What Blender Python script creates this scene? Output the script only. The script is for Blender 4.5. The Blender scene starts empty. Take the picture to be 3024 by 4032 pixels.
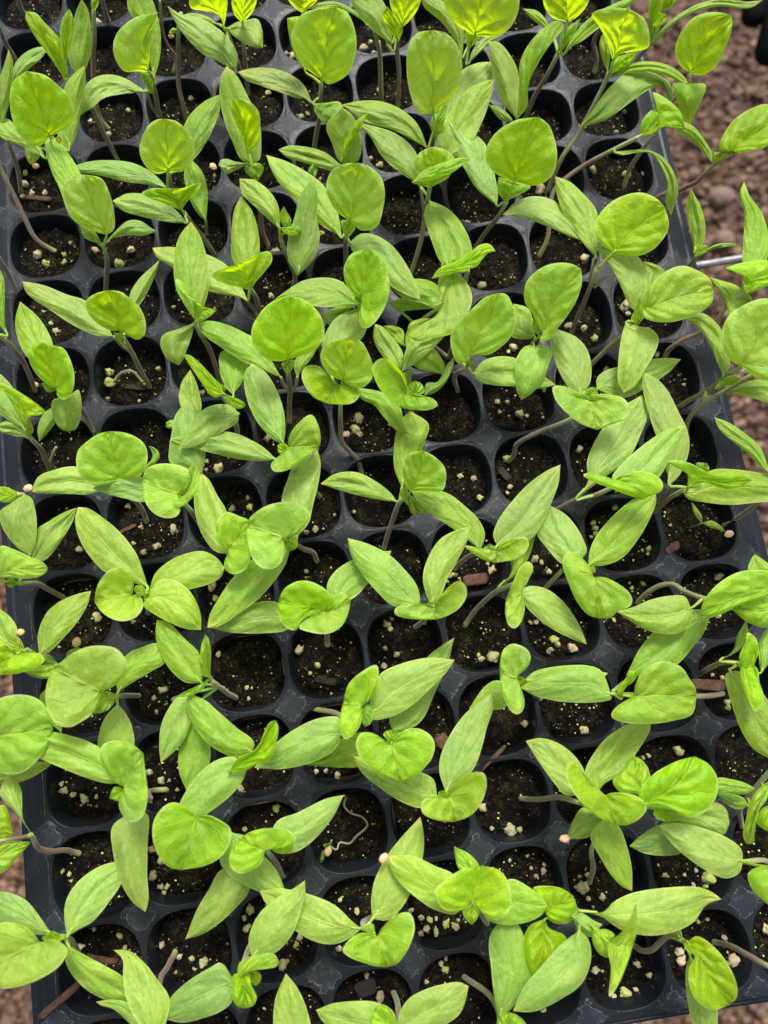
import bpy, math, random
import numpy as np
random.seed(5); rng=np.random.default_rng(5)
P=0.0285                      # one tray cell in metres
# ------------------------------------------------------------------ camera, world, sun, exposure
RM=np.array([[0.9882946,-0.1493104,0.03130787],[0.14031479,0.97018708,0.19760766],[-0.05987937,-0.19090163,0.97978111]])
CAM=np.array([3.90591457,3.34394685,9.64365605]); FPX=3028.0
scn=bpy.context.scene
cd=bpy.data.cameras.new('camera'); cam=bpy.data.objects.new('camera',cd); scn.collection.objects.link(cam); scn.camera=cam
M=np.eye(4); M[:3,:3]=RM.T; M[:3,3]=CAM*P
import mathutils
cam.matrix_world=mathutils.Matrix(M.tolist())
cd.sensor_fit='VERTICAL'; cd.sensor_height=36; cd.sensor_width=27; cd.lens=36*FPX/4032
cd.clip_start=.005; cd.clip_end=50
cd.dof.use_dof=True; cd.dof.focus_distance=.262; cd.dof.aperture_fstop=11.0
w=bpy.data.worlds.new('World'); scn.world=w; w.use_nodes=True
nt=w.node_tree; nt.nodes.clear()
sky=nt.nodes.new('ShaderNodeTexSky'); sky.sky_type='NISHITA'; sky.sun_disc=False
SUN_EL=math.radians(56); SUN_AZ=math.radians(14)      # light comes from beyond the top of the picture
sky.sun_elevation=SUN_EL; sky.sun_rotation=SUN_AZ; sky.dust_density=4; sky.air_density=1.0; sky.ozone_density=1.0
hs=nt.nodes.new('ShaderNodeHueSaturation'); hs.inputs['Saturation'].default_value=.45
bg=nt.nodes.new('ShaderNodeBackground'); bg.inputs[1].default_value=.10
wo=nt.nodes.new('ShaderNodeOutputWorld')
nt.links.new(sky.outputs[0],hs.inputs['Color']); nt.links.new(hs.outputs[0],bg.inputs[0]); nt.links.new(bg.outputs[0],wo.inputs[0])
sd=bpy.data.lights.new('sun','SUN'); sd.energy=1.5; sd.angle=math.radians(14); sd.color=(1,.965,.9)
sun=bpy.data.objects.new('sun',sd); scn.collection.objects.link(sun)
dv=mathutils.Vector((math.sin(SUN_AZ)*math.cos(SUN_EL),math.cos(SUN_AZ)*math.cos(SUN_EL),math.sin(SUN_EL)))
sun.rotation_euler=dv.to_track_quat('Z','Y').to_euler(); sun.location=dv*2
vs=scn.view_settings; vs.view_transform='Standard'; vs.look='None'; vs.gamma=1; vs.use_curve_mapping=False; vs.exposure=1.5
scn.render.engine='CYCLES'
try:
    scn.cycles.max_bounces=8; scn.cycles.diffuse_bounces=4; scn.cycles.transmission_bounces=4; scn.cycles.glossy_bounces=3
except Exception: pass
DATA="""
# P feature | then s/c/t/b/k lines: <type> <tile> bx by tx ty ; l ... ; r ... ; z zb zm zt [ll lr]
P off-frame rosette with leaves cut by the left border
s A 640 280 -.24 530 240 -.05 420 250 .15 320 225 .35 270 140 .6 250 110 .7
s A 250 120 .7 120 145 .85 0 160 .95
c E 265 1640 60 1130 ; 120 1440 0 1300 ; 190 1500 165 1240 ; z .7 .8 .6
t A -250 330 252 172 ; 60 170 ; 0 430 130 320 ; z .8 .9 .7
t E -200 1560 115 1645 ; 30 1390 ; -50 1700 ; z .7 .7 .6
P fuzzy grey bud beside one broad bright leaf
s A 640 1180 -.24 600 1000 .4 540 940 .75
c A 545 950 1040 350 ; 528 700 600 540 760 400 930 337 ; 640 890 760 820 900 650 990 510 ; z .8 .8 .6
c A 555 1010 1100 1440 ; 700 1100 870 1190 1010 1280 ; 535 1150 650 1330 820 1445 1000 1480 ; z .8 .7 .5
c A 430 920 -150 640 ; 310 930 0 840 ; 400 890 330 790 200 640 0 578 ; z .8 .8 .7
b A 520 960 340 960 ; 440 900 365 930 ; 460 1010 380 990 ; z .9 .95 .95 .1 .1
t A 330 1000 -150 1230 ; 260 900 150 840 0 832 -100 900 ; 440 975 550 1040 500 1170 330 1290 150 1355 0 1362 ; z 1.1 1.2 1.15 .05 .1
P curled leaf tips at the front, stem leaning down
s A 1420 1085 -.24 1370 1190 .05 1310 1290 .35 1290 1500 .6 1290 1850 .9
c A 1290 1850 930 1056 ; 1130 1660 1040 1480 1005 1290 1000 1130 ; 1385 1460 1280 1290 1180 1160 1050 1058 ; z .9 .9 .8 .1 .0
c A 1230 1850 782 1478 ; 1080 1680 930 1540 830 1510 ; 1160 1600 1060 1490 900 1458 ; z .8 .7 .6
P yellow-green blade beside a small folded leaf
s B 500 1000 -.24 470 1060 .3 430 1170 .8
c B 370 1330 -255 1612 ; 250 1160 150 1205 0 1295 -160 1440 ; 330 1490 240 1560 100 1612 -60 1648 ; z .85 .9 .75
c B 500 1120 935 485 ; 476 960 560 760 720 620 860 540 ; 680 1085 830 930 890 770 937 600 ; z .9 1.0 .95
t B 380 1290 725 1150 ; 400 1160 550 1088 680 1085 ; 480 1230 600 1210 700 1190 ; z 1.15 1.25 1.3 .0 .15
t B 430 1240 440 1535 ; 350 1260 335 1400 370 1505 ; 475 1250 500 1350 540 1440 510 1510 ; z 1.15 1.25 1.2 .05 .1
b B 470 1240 540 1345 ; 520 1222 572 1250 575 1300 ; 485 1300 515 1340 ; z 1.1 1.1 1.1
P bent leaf arched over a crossing pair of blades
s B 760 480 -.24 700 350 .4 620 235 .9
c B 640 230 1255 -212 ; 700 10 880 -70 1100 -178 ; 770 268 870 250 980 180 1150 -10 ; z .9 .95 .9
c B 480 380 -42 967 ; 250 400 150 560 50 730 ; 480 570 380 700 230 840 90 930 ; z .7 .7 .55
c B 300 90 790 640 ; 235 310 320 450 430 520 560 578 ; 460 130 610 290 700 400 765 550 ; z .8 .85 .75
t B 605 230 400 150 ; 590 330 490 410 400 430 325 370 325 260 ; 720 212 830 200 862 140 800 75 680 58 500 85 ; z 1.3 1.35 1.3 .1 .1
t B 640 215 858 170 ; 700 260 790 265 ; 720 190 800 160 ; z 1.1 1.15 1.1
P heart-shaped leaf under a yellow leaf tip
s F 60 1430 -.24 110 1480 .4 130 1490 1.0
t B 60 -40 -80 402 ; -120 -150 -205 -128 -300 0 -303 180 -230 330 -160 385 ; 160 -45 250 0 325 60 325 180 230 310 100 372 ; z 1.15 1.2 1.15 .15 .15
P folded narrow leaf among three long blades
s F 250 1180 -.24 360 1080 .4 430 1020 .9
c F 470 1060 -155 1632 ; 350 995 230 1015 90 1110 -50 1300 -135 1490 ; 430 1180 330 1310 130 1465 -20 1560 ; z 1.1 1.2 1.1
c F 500 960 -20 472 ; 130 540 220 620 380 760 520 875 ; -30 600 80 820 200 930 370 1000 ; z .9 1.0 1.0
t F 310 1125 695 695 ; 380 1010 530 930 600 800 640 720 ; 440 1110 560 1050 640 1030 695 900 718 750 ; z 1.25 1.35 1.4 .1 .05
P upright folded leaf above a long pale blade
s F 1000 600 -.1 1190 640 .2 1280 720 .8
t F 1400 590 1240 570 ; 1490 500 1535 350 1520 246 1400 300 1292 400 ; 1400 700 1330 820 1265 852 1222 780 1226 650 ; z 1.15 1.25 1.2 .1 .1
b F 1400 600 1420 752 ; 1455 568 1492 640 1470 725 ; 1395 680 ; z 1.1 1.15 1.1
c F 1240 810 520 1083 ; 1220 678 1050 680 850 770 690 890 ; 1190 920 1050 1020 850 1080 700 1097 ; z .95 1.0 .9
c G -110 650 602 203 ; -15 330 150 240 400 185 ; -60 692 80 670 250 580 400 440 530 310 ; z .95 1.05 1.0
P glossy heart-shaped leaf with two dimples
s F 1500 950 -.24 1600 900 .5 1640 890 1.0
t G 85 905 150 1203 ; 10 845 -80 798 -165 805 -205 880 -170 1000 -70 1105 ; 105 850 200 775 310 765 405 820 440 890 420 1000 370 1070 270 1160 ; z 1.2 1.25 1.15 .1 .1
b G 85 895 100 768 ; 20 820 30 792 ; 165 810 130 850 ; z 1.1 1.1 1.15
c G 100 790 598 22 ; 68 690 200 450 380 180 490 90 ; 250 760 340 690 450 450 540 250 ; z .7 .65 .6
c F 1520 880 900 1056 ; 1440 795 1230 850 1050 965 ; 1385 1070 1250 1083 1080 1075 ; z .7 .65 .5
P cupped leaf with fuzzy bud beneath a tall blade
s G 600 1500 -.24 570 1420 .5 530 1330 .95
t G 520 1345 600 1526 ; 440 1318 360 1335 325 1400 350 1465 440 1508 520 1524 ; 575 1250 650 1170 750 1122 840 1128 864 1200 845 1310 780 1430 690 1497 ; z 1.15 1.2 1.1 .15 .25
b G 540 1330 500 1270 ; 470 1312 470 1285 ; 560 1290 540 1272 ; z 1.1 1.1 1.15
c G 530 1290 900 478 ; 475 1100 500 950 640 700 780 560 ; 745 1110 830 900 860 770 915 600 ; z .9 .95 .85
c G 460 1320 -230 990 ; 430 1180 350 1130 150 1080 0 1010 ; 330 1412 180 1370 0 1255 -160 1120 ; z .75 .75 .7
P vertical folded leaf with small side bud
s G 1300 520 -.1 1200 400 .6
t G 1090 340 968 310 ; 1165 300 1222 200 1190 115 1070 72 1000 120 972 220 ; 1140 430 1172 550 1150 630 1105 648 1050 610 990 470 ; z 1.15 1.25 1.2 .12 .12
b G 1095 350 1195 375 ; 1150 338 ; 1110 400 1150 412 ; z 1.1 1.1 1.1
c G 1060 480 720 600 ; 1000 385 920 375 830 440 ; 1010 595 915 613 800 640 ; z .65 .6 .5
c H -340 380 352 313 ; -250 300 -100 262 100 248 260 290 ; -150 400 100 420 290 370 ; z .85 .9 .8
P broad bright leaf with upright pale shoot and light blade
s H 1330 480 -.2 1200 495 .2 1080 502 .55 560 490 .95 400 480 1.05
s H 560 350 .3 480 390 .7 390 460 1.0
t H 560 505 1078 500 ; 580 400 640 290 800 213 950 262 1020 360 1062 425 ; 480 545 400 610 378 665 440 705 700 727 900 698 1040 648 ; z 1.2 1.3 1.2 .12 .05
t H 460 525 628 290 ; 425 440 500 350 525 300 ; 475 450 555 385 600 325 ; z 1.1 1.2 1.25 .05 .1
c H 375 480 -362 430 ; 330 350 290 285 180 248 -50 262 -220 335 ; 388 520 250 550 0 548 -120 530 -270 485 ; z 1.05 1.1 1.0 .0 .0
c H 265 1290 680 640 ; 170 1200 165 1110 210 1010 350 830 ; 330 1210 460 1140 580 970 700 760 ; z .7 .7 .6
P saddle-folded leaf and tan seed coat on a leaf tip
s G 1150 1345 -.24 1300 1342 .15 1450 1325 .5 1620 1370 .95
t H 305 1335 420 1555 ; 200 1240 120 1110 50 1032 8 1080 30 1220 150 1380 300 1505 ; 360 1295 500 1290 610 1330 672 1410 610 1500 510 1552 ; z 1.2 1.3 1.2 .15 .1
c G 1620 1310 1182 866 ; 1300 842 1450 885 1600 1010 1670 1150 ; 1240 960 1340 1110 1430 1230 1500 1305 ; z .95 1.0 .9
c D 330 -60 12 148 ; 60 10 150 -110 ; 150 145 300 95 420 25 ; z .75 .75 .7
k D 0 145 .72 42
c D 330 -30 550 573 ; 210 120 290 300 400 470 480 545 ; 440 40 505 200 545 370 552 480 ; z .8 .8 .7
P largest flat oval leaf with notched young leaf
s H 1100 1500 -.1 900 1450 .6 680 1400 1.0
t H 640 1400 1060 992 ; 600 1290 720 1140 850 1060 950 1018 ; 850 1420 1010 1490 1130 1455 1235 1330 1248 1180 1180 1060 ; z 1.25 1.35 1.3 .05 .05
t H 650 1330 560 980 ; 580 1298 440 1275 392 1190 480 1100 ; 698 1160 650 1040 ; z .9 .9 .85
b H 760 1410 895 1530 ; 720 1455 770 1510 ; 850 1430 922 1468 ; z 1.1 1.1 1.05
c D 850 -10 1345 20 ; 1000 -130 1250 -145 1320 -90 ; 1050 40 1200 90 1300 110 ; z .75 .75 .7
c H 1190 1230 1555 1255 ; 1250 1168 1370 1180 1480 1212 ; 1248 1290 1350 1293 1480 1300 ; z .9 .95 .9
P two stacked blades reaching in from the right border
s D 1800 600 -.2 1650 330 .5 1450 335 .8
c D 1060 120 528 205 ; 620 120 750 40 900 0 ; 620 255 750 283 950 262 ; z .7 .7 .65
c D 1455 330 768 38 ; 900 17 1080 45 1320 135 1440 230 ; 860 170 980 285 1180 420 1320 470 1425 425 ; z .95 1.0 .9
t D 1690 385 1700 720 ; 1600 372 1496 430 1530 560 1620 650 ; 1800 400 1880 560 1800 690 ; z 1.2 1.25 1.2
P twisted ribbon leaf over a brownish old leaf
s H 1460 1570 -.24 1435 1500 0 1430 1425 .2 1490 1330 .5 1600 1200 .7 1700 1080 .9
t H 1680 1180 1485 1705 ; 1560 1280 1505 1380 1480 1500 1455 1640 ; 1650 1340 1590 1430 1550 1600 1540 1700 ; z 1.1 1.2 1.0 .0 .1
t H 1700 1380 1750 1620 ; 1610 1420 1565 1530 1640 1595 ; 1800 1400 1850 1550 ; z .9 .9 .9
c H 1505 1395 1245 1300 ; 1330 1292 1450 1325 ; 1300 1370 1420 1425 ; z .7 .7 .65
P bare yellowish stub with no leaves
s D 220 525 -.24 232 380 .05 215 250 .3 230 195 .4
P dark round leaf above a pointed yellow blade
s C 1620 960 -.1 1600 800 .4 1600 730 .7
t C 1345 760 1570 610 ; 1305 640 1242 548 1340 530 1480 552 ; 1380 815 1450 845 1550 822 1602 730 ; z .8 .85 .8
t C 1340 800 1290 1350 ; 1220 850 1158 980 1165 1160 1220 1280 ; 1370 870 1510 950 1480 1180 ; z .75 .8 .7
c C 1620 895 1078 1554 ; 1480 1000 1290 1210 1170 1350 1115 1460 ; 1690 960 1716 1130 1640 1330 1480 1450 1250 1557 ; z 1.0 1.1 1.0
c D 120 735 1277 640 ; 310 745 400 660 550 590 800 548 1080 540 1200 580 ; 310 790 460 890 680 938 900 905 1060 820 1150 690 ; z .8 .95 .85
c D 60 780 308 845 ; 130 752 240 815 ; 110 885 215 948 ; z .9 .95 .9
t D 345 985 560 1010 ; 440 930 520 830 582 675 594 850 575 960 ; 350 1050 375 1200 365 1440 430 1350 490 1220 530 1110 ; z 1.2 1.3 1.2 .2 .15
t D 370 980 222 898 ; 410 935 335 885 ; 360 1115 280 1085 228 990 ; z 1.0 1.1 1.1
P round dark leaf overhanging the tray front edge
s D 570 1035 -.24 640 1062 -.05 710 1055 .1 780 990 .3 850 940 .45 965 980 .7
t D 1000 985 1350 1500 ; 1080 942 1230 1040 1360 1220 1410 1370 1400 1450 ; 975 1040 1060 1110 1015 1200 1015 1330 1070 1460 1200 1548 ; z .95 1.1 1.0 .1 .1
c D 1020 1090 1190 1850 ; 1180 1300 1250 1600 ; 985 1250 1000 1450 1060 1700 ; z .75 .7 .5
c D 970 990 838 908 ; 935 878 ; 900 935 ; z .7 .7 .7
P purple-brown stem leaning out at the lower right corner
s D 1225 1005 -.24 1350 1020 0 1500 1100 .3 1700 1210 .6 1800 1260 .7
t D 1800 1260 2100 1500 ; 1950 1200 2150 1350 ; 1800 1400 1950 1550 ; z .8 .9 .9
P round cupped leaf with pointed young leaf and seed coat at left
s C 900 900 -.2 820 760 .5 760 650 1.0
t C 750 645 830 366 ; 690 715 600 742 500 715 445 620 450 550 510 500 600 430 710 380 ; 820 745 910 810 1000 790 1060 700 1065 600 1030 480 960 400 ; z 1.25 1.35 1.3 .12 .12
b C 750 650 741 850 ; 665 715 690 800 ; 805 725 785 800 ; z 1.3 1.3 1.25
c C 680 690 58 285 ; 250 285 450 372 600 445 ; 80 390 150 500 330 660 460 735 610 762 ; z 1.0 1.05 1.0
k C 20 305 1.0 43
c C 830 700 1358 690 ; 1050 475 1200 535 1320 630 ; 860 800 1000 848 1180 832 1310 770 ; z .9 .95 .9
c C 750 450 596 207 ; 720 270 800 368 ; 605 300 650 410 ; z .75 .7 .65
P long dangling blade and small round leaf at the front
s C 680 1290 -.22 760 1330 .05 850 1390 .25 920 1470 .45 960 1560 .6 980 1700 .8
c C 965 1620 1010 770 ; 925 1430 900 1200 888 950 ; 1080 1520 1225 1280 1170 950 1100 820 ; z .7 .8 .7
t C 1000 1760 1050 1562 ; 945 1660 975 1585 ; 1190 1680 1120 1590 ; z .9 1.0 1.0
P two wide blades crossing the bottom border
s C 100 1410 -.22 130 1470 .1 145 1560 .4 155 1700 .8
c C 130 1700 716 1350 ; 155 1560 230 1450 330 1390 500 1335 640 1317 ; 690 1470 640 1580 500 1680 300 1760 ; z .85 .95 .9
c B 1700 1720 1026 1545 ; 1150 1495 1300 1474 1500 1478 1650 1550 ; 1080 1640 1250 1780 1500 1830 ; z .85 .9 .85
t C 140 1700 -60 1540 ; 120 1620 60 1520 0 1500 ; 60 1780 -80 1700 ; z 1.0 1.1 1.1
P single pointed blade rising from the bottom border
s B 830 2000 -.2 830 1940 .6
c B 830 1950 780 1246 ; 700 1430 676 1620 700 1800 ; 870 1360 950 1540 980 1750 ; z .8 .9 .85
P bright heart-shaped leaf with fuzzy bud over crossing blades
s B 1500 800 -.2 1410 830 .5 1420 875 .95
t B 1520 950 1600 1197 ; 1450 915 1360 925 1270 1000 1243 1060 1300 1115 1400 1155 1500 1187 ; 1560 880 1680 768 1790 752 1832 860 1810 970 1755 1085 1690 1165 ; z 1.15 1.25 1.15 .12 .12
b B 1510 925 1405 895 ; 1490 840 1430 855 ; 1460 915 ; z 1.1 1.15 1.15
c C -70 800 322 -33 ; -80 650 -50 480 60 270 180 120 ; 60 810 170 710 290 480 348 250 348 100 ; z .85 .85 .75
c B 1400 880 563 572 ; 700 548 850 570 1000 610 1180 690 1330 830 ; 625 690 860 900 1000 980 1150 1010 1290 965 ; z .85 .85 .8
P tiny wilted sprout with a curly pale root
s B 1285 -210 -.23 1255 -120 -.2 1320 -60 -.2 1400 -30 -.2 1445 35 -.18 1350 130 -.17 1300 185 -.17 1215 180 -.16 1195 235 -.13 1140 210 -.1
c B 1110 225 1048 368 ; 1075 250 1055 310 ; 1100 290 1075 340 ; z -.1 -.08 -.1
c B 1110 230 1158 170 ; 1082 200 ; 1145 205 ; z -.1 -.08 -.08
k B 1122 250 -.04 38
P big glossy oval leaf on a grey fuzzy stalk
s E 1110 500 -.2 1040 495 .2 960 500 .7
t E 830 470 440 270 ; 980 380 1042 250 960 118 840 88 700 100 560 170 490 225 ; 800 560 760 640 680 700 560 755 450 718 380 590 373 450 400 340 ; z 1.25 1.4 1.4 .12 .12
b E 960 500 765 642 ; 880 460 830 478 ; 900 595 835 635 ; z 1.0 1.1 1.1
c E 960 475 1400 120 ; 950 350 1030 165 1170 95 1290 66 ; 1020 430 1120 365 1250 290 1340 235 ; z .75 .8 .7
c E 960 560 950 1050 ; 865 665 810 800 808 950 ; 1020 630 1080 760 1090 920 ; z .7 .7 .6
c E 380 440 500 800 ; 325 500 400 700 ; 450 500 515 720 ; z .6 .6 .5
P wide puckered leaf cut by the left border
s E -200 900 -.2 -150 850 .6
t E -150 830 432 770 ; -60 560 50 500 200 488 320 530 400 630 430 700 ; -80 1080 60 1138 180 1125 280 1050 370 940 ; z 1.0 1.1 1.1 .1 .05
c E -150 1180 440 1040 ; 0 1100 200 1040 ; 0 1220 200 1190 350 1110 ; z .6 .6 .5
P vertical two-lobed leaf with a hanging blade below
s E 1365 1268 -.23 1220 1275 -.1 1225 1340 .3 1100 1320 .9
t E 1030 1250 1172 965 ; 940 1205 870 1125 818 1000 835 900 930 862 1060 880 ; 1010 1290 970 1370 1000 1470 1080 1532 1160 1490 1205 1340 1200 1200 1182 1080 ; z 1.2 1.3 1.3 .12 .1
b E 1030 1260 893 1335 ; 940 1238 905 1290 ; 980 1355 ; z 1.15 1.2 1.15
c E 1000 1200 60 792 ; 200 765 400 785 600 830 730 875 850 950 ; 150 900 330 1010 500 1085 700 1165 900 1217 ; z 1.0 1.1 1.0
c A 1060 -70 1187 744 ; 915 50 922 250 960 430 1030 590 1110 690 ; 1200 -60 1205 200 1202 450 1213 640 ; z .8 .85 .7
P drooping leaf with curled bud by the left rim
s I 380 1820 -.2 300 1830 .5 220 1780 1.0
t E 140 150 -60 335 ; 60 95 -20 30 -120 150 ; 250 143 345 165 362 210 310 258 150 315 20 327 ; z 1.15 1.2 1.1 .1 .05
b E 205 135 90 22 ; 72 60 125 130 ; 150 22 190 80 ; z 1.1 1.15 1.15
c I 320 1820 742 1300 ; 310 1650 380 1480 480 1390 640 1322 ; 720 1400 640 1540 540 1660 400 1800 ; z .8 .85 .75
c I 100 1800 -80 1400 ; 60 1490 130 1580 150 1700 ; -100 1700 ; z .8 .85 .8
k I 165 1635 .85 34
c E 470 240 195 303 ; 400 238 280 265 ; 430 345 330 356 ; z .6 .6 .55
c E 340 175 480 240 ; 400 160 ; 380 250 ; z .5 .5 .5
P tan seed coat held above a mostly hidden sprout
s E 700 250 -.2 650 160 .2
c E 600 200 640 100 ; 540 180 560 130 ; 680 130 ; z .45 .45 .4
k E 625 60 .35 42
P curled cup leaf between three flat blades
s I 1190 1480 -.24 1200 1310 .9
t I 1080 1345 770 1385 ; 1092 1240 1075 1165 1000 1115 900 1125 820 1210 785 1290 ; 1150 1352 1170 1420 1110 1515 1000 1547 900 1520 810 1450 ; z 1.1 1.2 1.2 .18 .15
b I 1210 1320 1088 1290 ; 1160 1258 1110 1258 ; 1140 1345 ; z 1.05 1.1 1.1
c I 1210 1275 635 616 ; 720 625 850 710 980 820 1110 990 1172 1150 ; 612 720 650 880 720 1000 850 1140 1050 1220 ; z .9 1.0 .95
c I 1220 1300 1835 1110 ; 1260 1170 1360 1070 1500 1000 1659 975 1770 1030 ; 1400 1330 1540 1290 1700 1245 1800 1190 ; z .85 .9 .8
c I 1185 1370 1642 1618 ; 1280 1230 1350 1198 1480 1240 1570 1330 1640 1500 ; 1170 1420 1260 1490 1400 1565 1530 1612 ; z 1.0 1.05 .95
P flat bright leaf pointing right beside the left rim
s I 500 1350 -.24 400 1290 .1 300 1240 .45 150 1240 .85
t I -60 1205 393 1112 ; 0 935 120 962 250 1020 350 1065 ; 60 1190 180 1200 300 1190 375 1150 ; z 1.15 1.25 1.2 .05 .05
b I 150 1240 30 1240 ; 90 1192 ; 90 1272 ; z .95 1.0 1.0
c I 260 1060 627 620 ; 250 950 300 800 400 730 540 650 ; 590 740 500 890 420 1000 350 1058 ; z .7 .75 .65
P stubby spade-shaped blade on a grey side stalk at left border
s I -120 430 .3 -40 460 .6 170 515 .85
b I 170 510 -80 540 ; 60 452 0 450 ; 80 575 0 570 ; z .85 .9 .95
c I 190 505 246 1014 ; 80 590 0 650 10 760 90 890 170 970 ; 255 540 295 680 298 850 280 950 ; z .85 .9 .75
P large round dark-veined leaf with seed coat at far left tip
s I 1180 725 -.24 1150 620 0 1090 550 .3 1010 430 .8
t I 980 400 900 -4 ; 850 430 760 440 660 370 622 260 640 150 730 65 810 15 ; 1080 375 1160 340 1205 230 1190 120 1130 55 1020 8 ; z 1.15 1.35 1.5 .1 .1
c I 900 440 253 490 ; 310 370 420 318 620 285 ; 290 500 400 505 550 507 750 508 ; z .8 .85 .8
k I 230 460 .82 38
c I 1150 350 1212 116 ; 1180 290 1245 210 1232 150 ; 1230 300 1278 250 1303 185 1260 130 ; z .85 .95 1.0
P crinkled round leaf rolled at its right side
s I 1640 780 -.2 1560 650 .6 1510 590 .9
t I 1480 530 1160 400 ; 1560 440 1590 350 1500 290 1400 262 1280 265 1190 310 ; 1400 590 1475 630 1440 690 1350 705 1250 660 1180 560 ; z 1.2 1.3 1.3 .1 .12
t I 1480 562 1585 274 ; 1570 470 1572 380 1538 300 ; 1380 592 1450 622 1550 560 1620 440 1628 330 ; z 1.25 1.35 1.45 .05 .1
c I 1240 450 752 465 ; 850 390 950 360 1080 358 1180 378 ; 830 495 1000 540 1190 568 ; z 1.1 1.2 1.1
P crinkled pair of leaves half under a bigger leaf
s J 350 1150 -.2 310 1000 .8
t J 320 975 474 770 ; 240 925 198 820 215 730 290 654 400 690 470 720 ; 275 1070 290 1130 360 1165 450 1120 492 1020 478 880 ; z 1.0 1.05 1.05 .1 .1
c J 320 1000 85 333 ; 200 975 100 850 45 700 28 520 50 400 ; 330 900 290 640 220 520 150 390 ; z .7 .7 .65
P big glossy folded leaf on a purple curved stem
s J 1030 1055 -.24 1000 985 .05 930 960 .3 860 920 .6 800 895 .9
t J 760 875 465 770 ; 850 850 940 780 982 690 940 620 850 580 740 575 620 605 530 660 480 710 ; 775 960 740 1065 670 1120 580 1110 510 1040 480 950 458 860 ; z 1.2 1.35 1.35 .15 .12
b J 780 900 800 978 ; 850 828 873 870 865 950 ; 770 950 ; z 1.0 1.05 1.05
c J 820 925 138 1600 ; 600 980 450 1085 350 1185 240 1345 155 1500 ; 780 1070 700 1200 550 1370 400 1480 230 1590 ; z .8 .85 .75
c J 870 860 1030 120 ; 745 640 755 500 790 400 850 260 ; 960 750 1010 560 1045 420 1063 260 ; z .75 .8 .75
P fuzzy rolled leaf with small round bud
s J 1060 520 -.2 900 380 .4 820 290 .9
t J 800 130 1045 140 ; 805 40 870 -60 985 -140 1045 -50 1063 70 ; 730 190 655 270 680 322 750 325 820 300 900 240 980 185 ; z 1.0 1.1 1.05 .1 .1
b J 795 140 750 87 ; 714 105 728 180 ; 795 115 ; z 1.0 1.0 1.05
c J 700 225 -167 57 ; 600 130 500 70 350 8 100 -5 -60 30 ; 600 240 400 225 200 180 0 125 -100 95 ; z .8 .85 .75
c N 760 1760 500 1100 ; 690 1730 560 1600 480 1450 438 1280 445 1170 ; 775 1640 760 1480 700 1310 610 1170 ; z .8 .85 .8
P twin crumpled leaves, the right one rolled
s J 1120 1740 -.1 1100 1500 .9
t J 1080 1480 716 1390 ; 1160 1430 1182 1370 1080 1270 960 1218 860 1225 760 1290 ; 980 1500 900 1560 860 1620 790 1605 740 1540 715 1460 ; z 1.05 1.15 1.2 .12 .1
t J 1080 1480 1308 1380 ; 1170 1420 1185 1330 1245 1312 ; 950 1530 885 1598 990 1640 1130 1648 1240 1580 1290 1470 ; z 1.1 1.2 1.2 .1 .15
c J 850 1500 148 1598 ; 400 1455 530 1395 700 1390 ; 300 1635 450 1647 600 1645 790 1615 ; z .7 .65 .6
c J 1190 1400 1640 972 ; 1112 1270 1180 1140 1320 1048 1500 985 ; 1320 1365 1450 1240 1540 1130 1620 1030 ; z .7 .7 .65
P cupped smiling leaf between two long blades
s K 280 1595 -.22 350 1540 .15 420 1440 .8
c K 300 1440 -272 868 ; -120 910 60 1000 180 1110 290 1250 320 1370 ; -250 990 -170 1140 0 1340 90 1420 200 1432 ; z .85 .9 .85
c K 400 1420 726 773 ; 342 1200 380 1040 480 880 600 810 ; 700 900 620 1060 540 1210 460 1400 ; z .95 1.0 1.0
t K 435 1437 445 1534 ; 330 1400 200 1403 112 1450 115 1490 180 1518 310 1533 ; 480 1355 560 1262 640 1218 692 1260 700 1340 640 1440 540 1503 ; z 1.1 1.15 1.1 .05 .25
b K 425 1432 390 1388 ; 375 1412 ; 428 1390 ; z 1.1 1.1 1.12
P narrow vertical folded leaf on a long bent stem
s K 685 1585 -.24 760 1470 0 860 1370 .3 950 1300 .6 1090 1240 .9
t K 1150 1310 1020 1370 ; 1160 1200 1230 1160 1238 1090 1200 1057 1140 1100 1070 1250 ; 1175 1420 1150 1545 1090 1607 1040 1575 1015 1470 ; z 1.15 1.25 1.2 .15 .12
c K 1130 1310 1680 1737 ; 1200 1262 1330 1275 1450 1350 1560 1480 1640 1620 ; 1180 1420 1300 1540 1450 1640 1580 1700 ; z .9 .9 .8
c K 960 1270 1280 720 ; 1040 1190 1070 1110 1030 950 ; 1100 1170 1200 1040 1260 850 ; z .65 .65 .6
P shallow bright cupped leaf above brick-red chip cell
s K 605 1115 -.24 660 1060 .05 740 1005 .35 880 990 .85
t K 940 1010 930 1073 ; 860 990 780 945 685 932 740 985 840 1045 ; 940 970 1000 905 1100 868 1180 860 1208 900 1190 970 1110 1035 ; z 1.1 1.15 1.1 .05 .2
b K 930 985 885 913 ; 825 965 ; 945 950 ; z 1.1 1.1 1.15
c K 810 970 246 484 ; 420 473 550 505 690 610 800 720 850 840 ; 290 560 380 650 600 800 720 890 ; z .85 .9 .85
c K 950 930 1465 268 ; 915 850 960 720 1060 580 1200 430 1350 320 ; 1000 960 1240 860 1330 720 1400 560 1450 420 ; z .9 1.0 .95
P heart-shaped hanging leaf beside crossing wide blades
s K 1240 1420 -.22 1330 1290 .15 1480 1130 .6
t L 235 1185 270 1522 ; 205 1110 150 1040 80 982 10 990 -20 1070 40 1260 100 1390 190 1495 ; 330 1190 450 1250 530 1320 552 1380 530 1425 430 1470 370 1520 ; z 1.15 1.25 1.1 .05 .1
b L 200 1150 243 1093 ; 195 1105 ; 248 1150 ; z 1.05 1.1 1.1
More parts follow.
